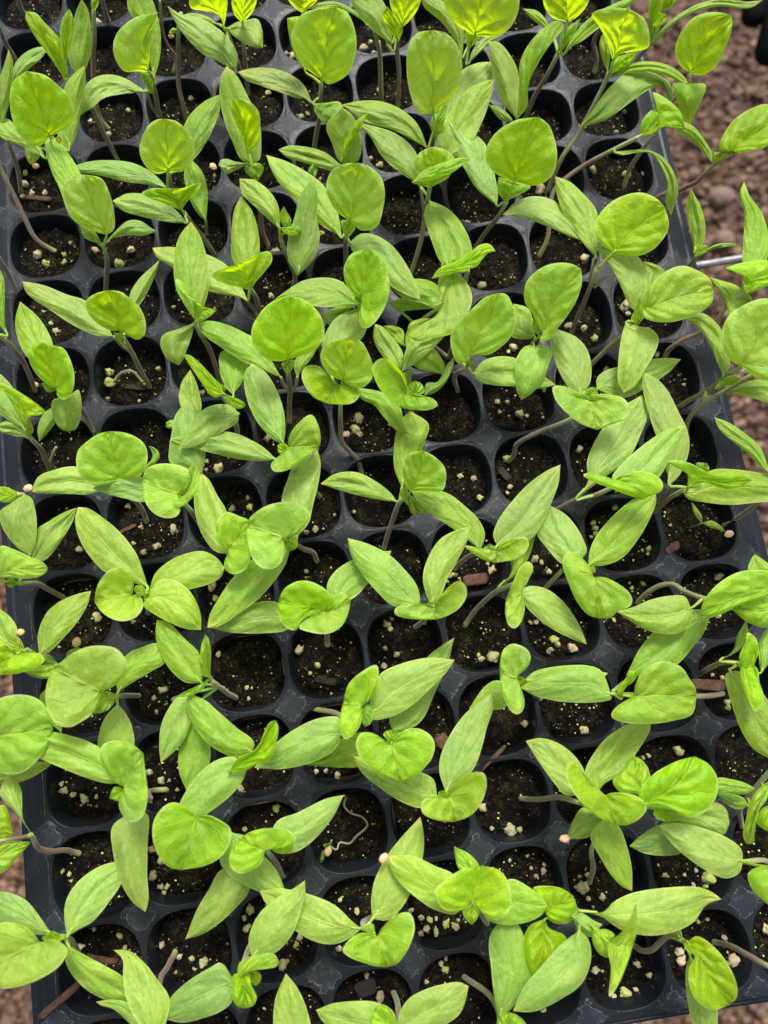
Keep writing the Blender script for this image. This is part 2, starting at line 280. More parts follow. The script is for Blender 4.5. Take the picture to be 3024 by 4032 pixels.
c L 190 1095 740 480 ; 200 990 250 860 400 680 560 550 ; 330 1090 470 1030 590 890 680 740 745 580 ; z .75 .8 .75
c L 100 1080 -125 600 ; -20 1080 -130 970 -235 820 -220 720 ; 178 980 160 900 90 770 0 670 ; z .8 .8 .75
P boat-shaped leaf above two dark wide blades
s L -190 690 -.2 -60 632 .1 80 560 .4 240 520 .7 420 440 1.0
t L 400 395 640 556 ; 300 355 200 333 148 352 210 400 330 445 530 522 ; 470 350 560 322 680 332 770 375 803 440 780 490 710 520 ; z 1.15 1.25 1.15 .05 .1
c L 80 560 630 -300 ; 190 400 178 260 220 130 330 -60 450 -190 ; 340 360 440 290 540 190 620 20 678 -150 ; z .7 .8 .75
c L 420 490 978 -52 ; 385 370 480 250 600 140 750 30 870 -30 ; 640 470 770 370 840 260 930 110 ; z .9 .95 .85
P bright leaf pair over a wide striped blade at right rim
s L 690 710 -.22 760 630 .1 860 540 .45 1000 460 .8
s L 770 590 .15 860 430 .6
t L 1000 455 1525 400 ; 1000 340 930 280 835 244 920 233 1050 268 1180 335 1350 350 1480 368 ; 1150 420 1280 468 1420 455 ; z 1.15 1.25 1.2 .1 .0
b L 1150 350 1163 256 ; 1070 256 ; 1180 310 ; z 1.05 1.1 1.15
c L 960 490 1950 500 ; 1060 410 1200 312 1350 305 1550 328 1750 380 ; 1000 545 1150 577 1350 597 1550 580 1750 560 ; z .85 .9 .85
c L 850 440 632 -497 ; 825 290 770 100 700 -100 640 -330 ; 940 350 1015 150 1005 0 930 -160 830 -350 740 -440 ; z .8 .85 .85
P tiny two-leaved sprout with a round seed coat
s L 1030 775 -.23 1070 765 -.15 1120 745 -.05
c L 1120 745 1034 572 ; 1075 700 1045 640 ; 1118 690 1075 620 ; z -.05 .05 .1
c L 1120 745 1312 818 ; 1200 726 1280 775 ; 1170 775 1250 800 ; z -.05 .05 .0
k L 1342 835 .0 38
P stem leaning over the right rim with a long blade above
s L 1310 760 -.24 1400 710 0 1520 625 .4 1660 500 .7 1700 380 .9
c L 1700 360 1222 -118 ; 1330 -80 1480 20 1600 130 1650 260 ; 1260 -20 1360 70 1500 180 1620 310 ; z .9 .95 .95
P long arched stem carrying a large leaf past the right border
s L 600 1400 -.24 680 1310 0 780 1255 .18 880 1245 .32 970 1300 .5 1130 1360 .8 1300 1400 1.05
t L 1750 1280 1105 1500 ; 1700 1150 1500 1130 1380 1160 1230 1260 1130 1390 ; 1620 1350 1450 1400 1300 1480 1190 1518 ; z 1.2 1.3 1.15 .1 .05
t L 1820 1450 1352 1438 ; 1480 1390 1680 1340 ; 1500 1560 1680 1595 ; z 1.05 1.1 1.05
c L 1030 1440 420 1468 ; 980 1345 850 1340 700 1372 560 1430 ; 1042 1530 950 1635 800 1652 650 1612 520 1535 ; z .85 .9 .85
c H 1200 -190 500 330 ; 1120 10 1060 80 920 240 700 330 ; 1030 -210 900 -180 700 0 600 130 540 250 ; z .6 .65 .55
c L 1720 1260 1550 998 ; 1500 1150 1510 1060 ; 1640 1060 1730 1150 ; z .9 .95 .95
P cascade of overlapping blue-green leaves at right border
s H 1120 330 -.2 1190 265 .1 1300 222 .4 1410 230 .7
t H 1345 292 1790 1060 ; 1308 330 1325 440 1380 620 1440 780 1530 920 1640 995 ; 1500 320 1620 480 1700 600 1790 850 ; z .9 1.0 .9
t H 1430 260 1545 240 ; 1425 170 1470 70 1495 -20 1560 30 1585 140 ; 1445 380 1500 530 1560 628 1625 530 1590 380 1575 280 ; z 1.2 1.25 1.2 .1 .1
c H 1260 215 1480 -120 ; 1370 130 1412 0 ; 1440 110 1500 0 ; z .6 .65 .7
c H 1600 315 1720 -120 ; 1585 200 1600 20 ; 1660 240 1740 60 ; z .8 .85 .8
P bright round-shouldered leaf with curled side blade
s M 857 545 -.24 870 380 .15 875 260 .5 850 160 .8
t V 500 625 400 342 ; 420 600 345 550 298 450 300 380 340 348 ; 533 600 535 520 510 420 475 360 ; z 1.0 1.3 1.6 .05 .1
b V 480 670 368 575 ; 440 605 ; 400 640 ; z .85 .95 .95
c V 488 668 734 607 ; 520 630 600 558 660 560 705 590 ; 520 645 600 627 680 627 ; z .85 .95 .85
c V 400 600 207 147 ; 290 210 340 270 400 400 ; 212 220 235 310 280 410 330 540 ; z .85 .95 1.0
P round leaf over a loop of yellow-green stem
s M 1205 1275 -.24 1150 1160 .05 1095 1050 .4 1060 980 .6 1000 880 .85
s M 1060 1000 .55 990 950 .65 930 880 .8
s M 935 1245 -.23 990 1180 -.16 1080 1165 -.14 1170 1260 -.23
t M 980 830 890 502 ; 900 830 790 770 708 670 703 590 780 530 ; 1060 880 1120 908 1178 870 1190 770 1140 640 1050 560 985 515 ; z 1.0 1.2 1.5 .1 .1
b M 1030 960 920 840 ; 950 900 ; 1010 880 ; z .8 .9 .95
c M 920 875 180 430 ; 350 460 550 540 700 590 850 750 ; 220 530 400 660 600 790 750 860 880 886 ; z .8 .85 .8
c M 1060 830 1303 256 ; 1055 560 1120 430 1230 320 ; 1130 640 1190 550 1270 370 ; z .8 .85 .85
P crinkled twisted leaf above a small spade blade
s M 790 1700 -.1 740 1610 .05 690 1510 .25 600 1390 .6
t M 470 1310 350 934 ; 400 1280 290 1180 235 1060 240 980 290 945 ; 465 1360 525 1400 590 1330 608 1200 570 1060 515 975 430 955 ; z 1.0 1.2 1.4 .1 .1
c M 430 1200 163 594 ; 215 1040 140 880 125 740 ; 435 960 390 840 310 720 ; z .8 .85 .85
c M 560 1370 545 1656 ; 430 1400 420 1480 460 1590 500 1640 ; 638 1315 664 1400 655 1560 610 1645 ; z .75 .8 .65
c M 520 1400 320 1740 ; 440 1450 350 1520 305 1640 ; 480 1540 380 1680 ; z .6 .6 .5
b M 470 1320 335 1262 ; 390 1262 ; 390 1335 ; z .9 .95 .95
P purple stem leaning to the left border with orange seed husk
s M 270 1310 -.24 245 1210 0 190 1090 .25 130 1010 .5 60 920 .7 -20 870 .85
c M 60 880 -30 280 ; -60 700 -80 480 ; 45 800 40 600 28 400 ; z .8 .95 1.0
k M 290 1275 -.2 28
P angular bright folded leaf at the left border
s I 405 325 -.24 370 220 .1 330 140 .45 240 40 .85
s I 450 300 -.23 415 245 -.1 440 160 0 460 125 .05
t M 215 1645 378 1493 ; 150 1540 60 1370 -60 1240 80 1290 200 1360 300 1430 ; 215 1580 250 1532 330 1522 ; z 1.1 1.25 1.2 .1 .1
c M 200 1640 -60 1150 ; -60 1440 60 1560 ; 110 1310 0 1185 ; z .85 .9 .9
c M 230 1710 -80 1620 ; 60 1574 180 1610 ; 100 1690 0 1660 ; z .8 .85 .85
b M 240 1700 238 1545 ; 205 1640 ; 275 1650 ; z .9 .95 1.0
P backlit triangular folded leaf before a straight blade
s N 560 730 -.15 550 620 .2 525 545 .55 490 490 .9
s N 540 700 .05 500 640 .3 450 575 .6
t N 495 510 370 298 ; 400 478 280 455 170 383 285 318 ; 530 440 600 360 668 258 650 188 600 188 500 232 ; z 1.0 1.2 1.45 .1 .1
c N 470 590 -312 157 ; -150 150 100 200 220 250 320 320 420 480 ; -270 240 -140 320 100 490 250 535 400 562 ; z .75 .8 .75
c N 450 430 415 -270 ; 345 260 335 50 360 -160 ; 555 250 555 30 500 -150 ; z .85 .95 1.05
P broad pale speckled blade over a small bright fold
s N 235 1245 -.2 200 1110 .1 150 970 .4 80 860 .7 45 780 .9
c N 60 780 3 -58 ; -50 620 -120 480 -135 250 -90 60 ; 110 640 150 480 140 280 80 60 ; z .9 1.05 1.15
t N 40 760 218 664 ; 20 650 10 560 -60 440 -120 410 -100 490 20 570 100 632 ; 90 755 160 715 ; z 1.05 1.2 1.2 .1 .05
c M 1590 768 1460 1117 ; 1470 815 1330 870 1310 950 1370 1070 ; 1565 880 1525 990 1490 1080 ; z .85 .85 .7
c N 740 1215 45 772 ; 560 920 450 855 300 785 150 752 ; 600 1165 400 1070 250 970 100 860 ; z .75 .8 .75
P large round yellow-lit leaf on a thick upright stem
s N 805 1580 -.24 808 1420 .15 815 1330 .4 800 1200 .8 795 1100 1.1
s N 815 1330 .4 760 1280 .55 738 1215 .75
s N 820 1330 .4 860 1290 .55 872 1210 .75
t N 795 1070 820 553 ; 720 1085 600 1050 520 960 497 830 560 700 620 630 720 570 ; 900 1040 1030 980 1090 880 1090 790 1050 690 960 600 890 565 ; z 1.2 1.5 1.8 .08 .08
b N 795 1200 795 1075 ; 742 1100 765 1160 ; 852 1075 830 1150 ; z 1.0 1.1 1.15
c N 870 1220 1060 930 ; 845 1100 900 1020 ; 915 1150 1000 1040 ; z .75 .8 .8
P round upright leaf standing in a cupped lower leaf
s J 1400 328 -.24 1365 230 -.05 1300 160 .1 1235 80 .25 1225 -60 .45 1225 -230 .9
t N 1240 1240 1290 903 ; 1150 1200 1075 1110 1062 1020 1110 940 1180 905 ; 1320 1285 1400 1302 1485 1220 1490 1120 1450 1010 1390 920 ; z 1.1 1.35 1.65 .1 .1
t N 1210 1278 1130 1432 ; 1120 1190 1040 1120 940 1125 908 1185 930 1280 1010 1380 ; 1270 1255 1350 1280 1386 1350 1340 1415 1270 1436 ; z 1.05 1.05 1.1 .15 .15
c N 1120 1100 1400 640 ; 1072 960 1100 860 1200 720 ; 1380 920 1440 810 1420 710 ; z .7 .75 .7
c O -190 1300 241 1683 ; -50 1320 60 1360 160 1460 188 1600 ; -160 1390 -60 1440 40 1560 130 1650 ; z .75 .8 .7
P folded leaf with drooping right half
s N 1400 800 -.2 1375 620 .8
t N 1420 585 1450 168 ; 1330 540 1262 430 1255 310 1310 210 1380 180 ; 1375 700 1400 805 1450 812 1550 710 1620 540 1620 400 1575 250 1510 180 ; z 1.1 1.25 1.5 .12 .1
c N 1370 610 690 575 ; 780 510 920 425 1100 400 1220 425 1320 520 ; 850 600 1000 632 1180 642 1330 632 ; z .8 .85 .8
c N 1380 615 1070 690 ; 1200 640 ; 1250 690 1140 790 ; z .55 .5 .45
b N 1390 610 1345 540 ; 1340 580 ; 1400 560 ; z 1.0 1.05 1.1
P two overlapping blades low in the tray centre
s O 560 1040 -.24 300 800 .2 480 640 .5
c O 520 590 60 465 ; 290 410 400 428 475 480 ; 200 580 330 605 450 655 ; z .55 .6 .55
c O 60 600 420 655 ; 200 568 330 610 ; 150 665 290 665 ; z .4 .42 .38
c O 500 1190 230 800 ; 270 1120 200 900 ; 430 970 520 1120 ; z .5 .55 .5
c O 170 1170 550 850 ; 200 1000 260 900 400 870 ; 270 1110 400 1000 520 880 ; z .6 .65 .6
c O 165 1140 -50 780 ; 30 1060 -60 900 ; 180 1020 100 900 10 800 ; z .55 .6 .6
c O 190 1310 250 1150 ; 160 1200 ; 245 1250 ; z .3 .3 .3
c O 190 960 20 795 ; 90 930 ; 180 830 100 792 ; z .35 .4 .4
P twisted leaf under a pale edge-on leaf
s O 560 1040 -.24 600 900 .3 690 430 .6 710 345 .9
t O 610 368 205 860 ; 480 400 468 500 500 560 430 725 330 735 240 770 ; 690 430 742 530 735 630 680 730 600 850 450 890 290 920 ; z 1.0 1.05 1.0 .05 .1
t O 415 405 936 185 ; 480 320 620 260 740 180 820 128 890 128 ; 520 385 650 345 780 310 830 250 890 185 ; z 1.15 1.25 1.3
b O 560 380 600 252 ; 490 300 530 258 ; 660 330 650 265 ; z 1.0 1.1 1.15
P bright oval upright leaf with crossing green blades
s O 640 1300 -.2 600 1210 .2 700 1130 .8
t O 705 1085 960 526 ; 630 1100 575 980 575 850 650 740 760 640 850 560 ; 750 1035 880 1030 990 960 1070 870 1100 740 1070 610 1020 535 ; z 1.05 1.35 1.7 .08 .08
b O 695 1140 750 1063 ; 700 1080 ; 750 1110 ; z .9 1.0 1.0
c O 750 1185 1425 1275 ; 830 1085 950 1045 1100 1058 1300 1180 ; 800 1250 950 1282 1150 1290 1300 1308 ; z .7 .75 .65
c O 600 1050 357 1362 ; 540 1110 460 1250 370 1262 ; 590 1120 530 1255 440 1340 ; z .6 .6 .5
P upright bright leaf above a hanging pointed blade
s O 1180 1080 -.22 1240 930 .7
s O 1330 1330 .1 1340 1100 .4 1300 920 .7
t O 1320 865 1636 330 ; 1245 710 1175 600 1178 460 1230 380 1350 300 1480 278 1570 292 ; 1295 905 1370 912 1440 820 1530 700 1600 580 1642 440 ; z 1.0 1.3 1.65 .08 .08
b O 1290 885 1245 700 ; 1240 820 ; 1310 770 ; z .85 .95 1.05
c O 1260 890 1085 612 ; 1200 650 1240 740 ; 1060 700 1062 875 1180 905 ; z .75 .85 .85
c O 1250 955 1145 1400 ; 1180 960 1110 1050 1092 1180 1110 1330 ; 1340 955 1398 1000 1370 1110 1310 1260 1220 1355 ; z .8 .85 .65
P folded dimpled leaf with a bud, stem bent low
s K 1035 240 -.24 1085 190 -.05 1105 110 .12 1180 55 .3 1320 -10 .5 1450 -60 .7 1640 -150 .9
t Q 190 1400 265 1645 ; 130 1350 60 1310 -20 1285 -97 1290 -80 1390 20 1510 140 1600 ; 280 1350 380 1358 470 1380 520 1440 485 1500 485 1560 380 1600 ; z 1.1 1.15 1.05 .1 .1
b Q 190 1400 260 1295 ; 130 1350 200 1300 ; 268 1355 ; z 1.0 1.05 1.1
c O 1630 1350 1440 822 ; 1540 1305 1440 1130 1385 920 1400 850 ; 1700 1280 1718 1120 1680 980 1600 890 1520 850 ; z .8 .85 .85
c Q 260 1310 948 1068 ; 262 1220 330 1160 430 1130 600 1080 850 1056 ; 400 1370 500 1380 680 1290 840 1180 ; z .65 .7 .6
P pale flat oval leaf with upright bud and grey-green hanging blade
s Q 130 1220 -.24 230 1095 .1 350 980 .35 460 890 .6 600 770 .95
t Q 655 655 1216 500 ; 665 610 690 490 760 400 870 325 970 303 1080 340 1180 405 ; 625 690 680 745 850 765 1020 725 1150 655 1205 590 ; z 1.15 1.3 1.25 .12 .05
b Q 600 785 600 568 ; 540 750 580 640 ; 655 630 645 730 ; z .95 1.1 1.2
c Q 500 760 480 1342 ; 470 850 440 1050 436 1260 ; 610 800 700 815 766 890 750 980 650 1160 570 1290 ; z .95 .95 .8 .05 .1
c Q 600 680 213 153 ; 320 124 440 124 560 190 650 300 700 420 700 540 ; 300 210 400 350 470 500 540 650 ; z .95 1.05 1.05
c Q 690 500 640 268 ; 650 380 ; 720 285 818 350 760 440 ; z .7 .75 .75
P huge bright leaf cut by the right border above a long blade
s Q 860 1500 -.22 1000 1410 .1 1150 1330 .4 1280 1230 .65 1440 1130 1.0
t Q 1440 1128 1790 610 ; 1340 1060 1285 940 1285 820 1340 710 1450 630 1560 582 1650 570 ; 1530 1200 1640 1243 1750 1220 1850 1100 1900 850 ; z 1.15 1.4 1.7 .08 .08
c Q 1295 1218 983 738 ; 1080 800 1180 940 1240 1080 ; 1350 1120 1330 1000 1280 830 1200 735 1110 688 ; z .8 .95 .9
c Q 1140 1375 1850 1450 ; 1320 1335 1450 1270 1570 1235 1720 1260 ; 1300 1340 1400 1350 1550 1390 1700 1440 ; z .6 .8 .8
b Q 1230 1310 1436 1228 ; 1330 1204 1400 1205 ; 1330 1285 1400 1265 ; z .8 .85 .9
P second bent stem leaving the right border low
s Q 1000 1640 -.24 1015 1550 0 1100 1450 .2 1250 1360 .38 1500 1210 .7 1750 1080 .9
P shoot with upright speckled blade outside the right rim
s Q 815 1060 -.24 860 980 0 980 900 .2 1110 845 .35 1240 750 .6 1340 610 .8 1480 530 1.0
t Q 1480 530 1760 300 ; 1450 470 1460 380 1400 345 1312 325 1370 300 1500 270 1650 260 ; 1560 500 1700 450 1800 380 ; z 1.05 1.15 1.15 .05 .05
t Q 1475 535 1700 400 ; 1450 440 1500 370 1600 352 ; 1560 512 1660 460 ; z .95 1.0 1.0
c Q 1520 600 1185 398 ; 1300 430 1400 465 1480 530 ; 1240 490 1300 580 1350 700 1420 700 ; z .85 .9 .85
c Y 1560 1700 1517 1076 ; 1510 1580 1512 1450 1518 1270 1492 1140 ; 1655 1530 1655 1370 1620 1260 1550 1160 ; z .9 1.0 1.1
P small shoot with tiny bright leaf on the right rim
s Y 1060 1700 -.2 1195 1575 .3 1240 1505 .7
b Y 1220 1530 1302 1460 ; 1228 1485 1260 1455 ; 1270 1510 1300 1480 ; z .75 .85 .9
c Y 1222 1505 1202 1120 ; 1212 1430 1185 1320 1178 1200 ; 1270 1450 1288 1360 1265 1240 ; z .75 .95 1.15
c Y 1270 1500 1512 1460 ; 1340 1455 1430 1444 ; 1380 1470 ; z .75 .85 .85 .05 .05
P very round upright leaf near the right rim
s Q 60 855 -.24 100 730 .05 150 620 .3 210 470 .65 265 330 .9
s Q 205 480 .62 210 400 .75 235 250 .9
s Q 240 480 .62 310 410 .75 390 370 .85
t Y 740 1500 1045 1230 ; 680 1460 640 1410 632 1330 660 1270 720 1205 820 1155 920 1145 1005 1185 ; 880 1520 980 1480 1060 1380 1070 1320 ; z 1.1 1.3 1.6 .08 .08
c Y 640 1530 395 1048 ; 400 1130 450 1280 530 1400 600 1490 ; 480 1078 570 1160 640 1250 650 1400 ; z .85 .95 1.0
c X 570 530 950 655 ; 640 465 730 443 820 470 890 545 930 615 ; 680 548 780 585 880 630 ; z .8 .9 .85
P large squarish backlit leaf on a forked stem
s X 425 715 -.22 445 680 -.05 500 600 .3 545 545 .55 590 470 .9
t X 625 372 740 72 ; 545 342 494 285 496 210 550 135 640 85 ; 720 394 800 350 826 260 812 170 785 108 ; z 1.1 1.45 1.8 .1 .1
t X 580 470 550 352 ; 548 420 ; 640 440 702 400 640 378 ; z .9 1.0 1.1
c X 545 490 321 98 ; 340 200 400 330 450 410 515 465 ; 420 140 490 200 530 330 548 430 ; z .75 .9 .95
P small cupped leaf crossed by a pale folded edge
s X 140 800 -.22 190 640 .15 210 500 .5 230 400 .9
s X 205 540 .4 195 470 .6 185 400 .8
t X 235 402 235 211 ; 165 385 148 320 180 240 ; 320 350 345 270 300 225 ; z 1.0 1.2 1.45 .05 .05
t X 148 378 421 272 ; 200 320 290 280 390 262 ; 220 370 330 335 380 300 ; z 1.2 1.3 1.3
c X 225 462 345 800 ; 203 520 240 660 285 760 ; 310 500 370 560 420 660 425 720 ; z .7 .8 .75
c X 175 380 -113 98 ; -50 165 0 250 60 310 140 365 ; -20 118 60 145 140 205 180 280 ; z .8 .95 .95
P round veined leaf with blade drooping to its left
s W 728 790 -.22 728 700 .2 725 620 .75
t W 745 558 785 286 ; 690 520 650 460 635 400 660 325 720 292 ; 800 603 870 590 905 490 910 410 890 350 840 305 ; z 1.05 1.35 1.7 .1 .1
b W 730 645 742 552 ; 703 560 712 600 ; 772 590 755 620 ; z .8 .95 1.0
c W 710 640 354 250 ; 380 320 430 400 510 480 600 570 680 620 ; 450 280 560 340 630 400 690 520 ; z .75 .9 .9
c O -255 112 322 580 ; -170 45 -60 48 80 130 180 250 250 370 300 480 ; -230 190 -100 300 0 400 100 480 240 555 ; z .75 .85 .75
P pale curved leaf beside a tall green blade
s W 475 870 -.22 490 815 .1 460 740 .4 420 640 .75
c W 420 600 229 361 ; 240 430 300 490 380 565 ; 300 368 370 420 412 490 418 550 ; z .9 1.1 1.15
t W 415 592 520 605 ; 470 582 510 588 ; 450 622 490 625 ; z .9 1.0 1.0
b W 450 605 437 490 ; 415 540 ; 472 560 ; z .85 1.0 1.05
c W 505 815 568 361 ; 460 745 455 650 485 550 520 430 ; 575 740 606 640 592 540 596 430 ; z .7 .95 1.15
c W 575 380 580 283 ; 552 320 ; 594 320 ; z .7 .8 .85
P big smooth leaf at upper left with arched side blade
s R 430 1400 -.2 440 1250 .3 430 1130 .8
t R 405 1115 215 580 ; 330 1190 240 1195 160 1110 95 950 80 780 110 660 ; 500 1070 580 1000 608 910 570 790 480 700 360 610 ; z 1.05 1.4 1.8 .1 .1
b R 480 1200 490 1105 ; 450 1130 ; 508 1160 ; z .8 .95 1.0
c R 565 1242 690 536 ; 470 1100 520 900 530 700 600 605 ; 615 1130 660 920 685 780 700 640 ; z .75 1.0 1.2
c R 375 1300 -40 1010 ; 60 970 180 1090 330 1210 ; 0 1110 130 1175 280 1245 ; z .8 .9 .9
c R 300 1205 265 1345 ; 208 1205 235 1330 ; 325 1270 ; z .6 .55 .4
k R 290 1357 .35 28
P tall blade at the left border with thin purple stem
s R 165 1570 -.24 150 1400 .1 100 1250 .4 65 1150 .6 50 1000 .8
c R 0 1120 70 402 ; -50 900 -30 700 20 570 ; 30 1000 85 800 108 600 100 480 ; z .8 1.1 1.3
P light twisted pair of leaves at upper left
s R 965 1310 -.24 900 1190 0 830 1050 .25 760 900 .5 650 760 .8 560 660 .95
t R 530 650 213 95 ; 450 530 380 430 300 320 240 220 205 140 ; 545 500 500 340 440 260 370 190 290 105 ; z 1.0 1.3 1.6 .05 .05
t R 540 520 567 71 ; 500 380 488 250 515 140 ; 560 430 607 240 592 130 ; z 1.1 1.4 1.7 .0 .1
c R 640 640 665 -10 ; 560 480 580 270 615 110 ; 700 560 748 400 745 240 718 80 ; z .85 1.1 1.4
P arched leaf edge-on at the top left
s R 130 600 -.2 120 480 0 60 380 .2 0 250 .5 -40 120 .8
c R 100 660 380 428 ; 110 550 170 460 260 400 350 385 ; 160 640 230 570 320 490 ; z .8 .95 .95
P long thin stem with yellow foot climbing to the top border
s R 890 1052 -.24 830 985 -.12 795 900 0 775 750 .2 760 500 .55 770 300 .85 765 80 1.15
c R 765 110 780 -80 ; 742 20 ; 808 10 ; z 1.1 1.3 1.4
P backlit yellow leaf with its midrib at right
s R 1330 1060 -.2 1300 940 .1 1270 780 .5 1230 600 .95
s R 1290 950 .1 1240 870 .35 1195 750 .7
t R 1215 590 1275 112 ; 1110 582 1020 585 960 520 922 400 950 280 1030 190 1150 125 ; 1225 400 1250 260 1288 160 ; z 1.0 1.4 1.8 .05 .1
t R 1250 760 1138 590 ; 1190 700 ; 1200 600 1250 650 ; z .8 .95 1.05
c R 1255 650 1130 -150 ; 1220 500 1130 200 1050 90 1048 -60 ; 1300 500 1314 300 1285 130 1230 -30 ; z .8 1.1 1.4
c R 1195 748 652 946 ; 1100 685 1020 640 900 608 780 630 700 700 ; 1080 760 950 775 850 800 750 880 ; z .75 .9 .75
P round veined leaf on a pale stalk, upper left
s R 1400 1680 .0 1400 1560 .5 1380 1420 1.0
t R 1370 1402 1350 968 ; 1280 1420 1200 1370 1142 1260 1150 1150 1200 1040 1270 980 ; 1440 1395 1530 1370 1590 1270 1580 1160 1530 1070 1440 990 ; z 1.05 1.4 1.75 .1 .1
c R 1360 1530 578 1365 ; 720 1320 900 1308 1080 1330 1230 1400 1310 1470 ; 680 1410 850 1440 1000 1480 1210 1508 ; z .8 .9 .85
c S -60 1390 245 768 ; 110 830 -20 960 -70 1100 ; 240 890 190 1040 110 1190 40 1290 ; z .8 1.0 1.1
P shallow boat-shaped leaf with a flat dark blade at its left
s W 120 725 -.2 70 650 .05 20 590 .3 -30 520 .6
s W 75 620 .1 72 560 .4
t V 850 512 800 406 ; 770 478 710 455 663 430 700 409 750 405 ; 880 465 920 430 942 380 860 404 ; z .95 1.1 1.2 .1 .15
c V 880 572 527 465 ; 600 430 700 440 800 490 860 545 ; 570 508 650 535 780 563 ; z .7 .8 .75
c W 72 562 -10 255 ; 30 520 -10 440 -30 340 ; 78 500 80 420 55 330 ; z .6 .8 .95
P biggest squarish leaf near the top centre
s S 1000 1240 -.22 1030 1080 .1 1055 950 .4 1060 800 .75 1070 690 1.05
t S 1070 650 1180 56 ; 1000 600 920 540 860 430 822 310 850 200 920 110 1050 68 ; 1120 687 1200 665 1290 600 1340 480 1357 340 1330 200 1270 90 ; z 1.15 1.55 2.0 .1 .1
t S 940 590 788 150 ; 850 450 800 260 ; 900 400 900 140 840 138 ; z 1.0 1.3 1.6
c S 995 840 385 588 ; 500 557 680 560 830 615 930 700 975 790 ; 450 650 600 710 740 755 860 800 960 808 ; z .8 .9 .85
c S 1000 845 1180 1020 ; 1020 920 1090 1000 ; 1110 838 1215 832 1246 880 1225 985 ; z .85 .9 .7
P rolled bright leaf with an orange seed coat at its left
s W 365 670 -.24 335 600 -.05 328 500 .3 310 400 .7
t S 465 1240 345 803 ; 430 1150 370 1020 335 920 320 830 ; 530 1200 562 1100 562 930 510 850 430 812 ; z .95 1.3 1.6 .05 .15
c S 500 1330 295 538 ; 420 1310 340 1150 280 1000 240 800 245 640 ; 560 1310 578 1150 560 980 470 790 380 620 ; z .8 1.1 1.35
c S 470 1335 228 1350 ; 370 1320 290 1297 245 1310 ; 430 1360 370 1390 300 1417 ; z .85 .9 .9
c S 470 1340 548 1480 ; 440 1370 480 1440 ; 560 1332 598 1365 580 1430 ; z .85 .85 .7
k S 185 1358 .9 32
P folded shoot with one tall narrow bright edge
s S 1290 1500 -.2 1290 1340 .7
c S 1290 1330 1240 880 ; 1220 1320 1160 1180 1110 1020 ; 1370 1310 1396 1140 1340 970 1290 910 ; z .75 1.0 1.25
t S 1225 1320 1456 918 ; 1235 1180 1300 1060 1370 970 ; 1340 1140 1400 1030 ; z .9 1.1 1.35 .0 .05
c S 1235 1350 718 1222 ; 800 1190 950 1200 1100 1245 1200 1320 ; 780 1280 950 1335 1080 1375 1160 1397 ; z .75 .85 .8
P tall oval leaf standing over two crossed blades
s T 240 770 -.2 240 690 .35 255 600 .8
t T 245 532 240 141 ; 180 530 140 450 120 330 130 210 170 155 ; 310 480 365 400 380 290 350 200 300 152 ; z 1.1 1.55 2.0 .1 .1
b T 250 650 295 480 ; 235 560 ; 308 500 290 590 ; z .8 1.0 1.1
c T 218 692 -182 490 ; -120 540 -60 575 60 610 180 675 ; -90 472 0 475 90 510 170 580 ; z .75 .9 .85
c T 290 750 533 371 ; 262 680 290 580 340 500 400 425 480 382 ; 390 720 470 580 510 470 ; z .8 1.0 1.1
P bright yellow round leaf touching the top border
s T 380 420 -.2 390 330 .2 410 220 .8
t T 440 168 480 -180 ; 350 110 295 20 305 -80 390 -160 ; 550 168 620 110 650 0 620 -100 ; z 1.2 1.7 2.1 .1 .1
b T 410 235 430 135 ; 393 150 ; 472 160 ; z .9 1.05 1.15
c T 380 275 185 -30 ; 340 180 280 100 200 30 ; 386 200 385 110 340 40 260 -10 ; z .8 1.1 1.3
c T 400 310 575 160 ; 440 220 500 168 ; 460 250 530 190 ; z .8 .9 .95
c T 270 680 515 290 ; 295 520 370 340 450 295 ; 420 480 500 410 526 340 ; z .7 .85 .95
P pale slender folded leaf near upper right
s T 640 740 -.2 640 560 .7
t T 640 555 850 105 ; 648 400 650 300 690 210 770 125 820 98 ; 685 500 690 400 740 290 800 200 855 130 ; z .95 1.35 1.7 .05 .1
c T 638 562 503 193 ; 620 540 570 480 535 380 510 270 ; 650 460 640 330 600 250 550 198 ; z .75 1.0 1.2
c T 625 578 500 487 ; 560 560 ; 560 505 610 550 ; z .8 .85 .9
P bright leaf at top right on a purple stem
s T 675 560 -.2 720 450 .15 780 350 .5 830 250 .8
t T 875 105 870 -150 ; 800 80 760 10 780 -110 ; 930 70 975 0 950 -110 ; z 1.2 1.6 2.0 .1 .1
t T 840 250 935 85 ; 845 160 ; 905 160 ; z .95 1.1 1.2
c Y 440 325 915 -25 ; 510 200 620 90 800 0 ; 460 300 560 240 650 170 800 60 ; z .8 1.1 1.3
c T 792 140 665 40 ; 720 100 ; 730 50 775 95 ; z .8 .9 1.0
P thin arched stem in the corner cell at top right
s U 140 338 -.24 150 280 -.1 135 200 .15 165 140 .45 200 60 .8
P bright kite-shaped leaf with two arched blades
s X 790 400 -.22 850 260 .15 920 160 .3 990 30 .55 1050 -90 .8 1080 -150 1.0
t U 225 290 295 40 ; 200 200 165 130 127 65 210 36 ; 260 255 330 240 393 220 395 150 370 85 ; z 1.05 1.45 1.85 .05 .1
t U 210 350 347 240 ; 225 280 ; 290 310 ; z .85 1.0 1.1
c U 220 355 583 402 ; 290 305 400 288 500 312 560 360 ; 300 345 400 337 490 362 550 394 ; z .8 1.1 .9
c U 512 490 65 600 ; 495 395 410 340 300 340 200 420 120 530 ; 480 405 410 412 320 470 200 555 ; z .7 1.0 .6
c U 200 340 188 150 ; 163 230 170 170 ; 213 260 210 200 ; z .8 1.0 1.1
P pale diagonal stem with drooping arched blade at the right rim
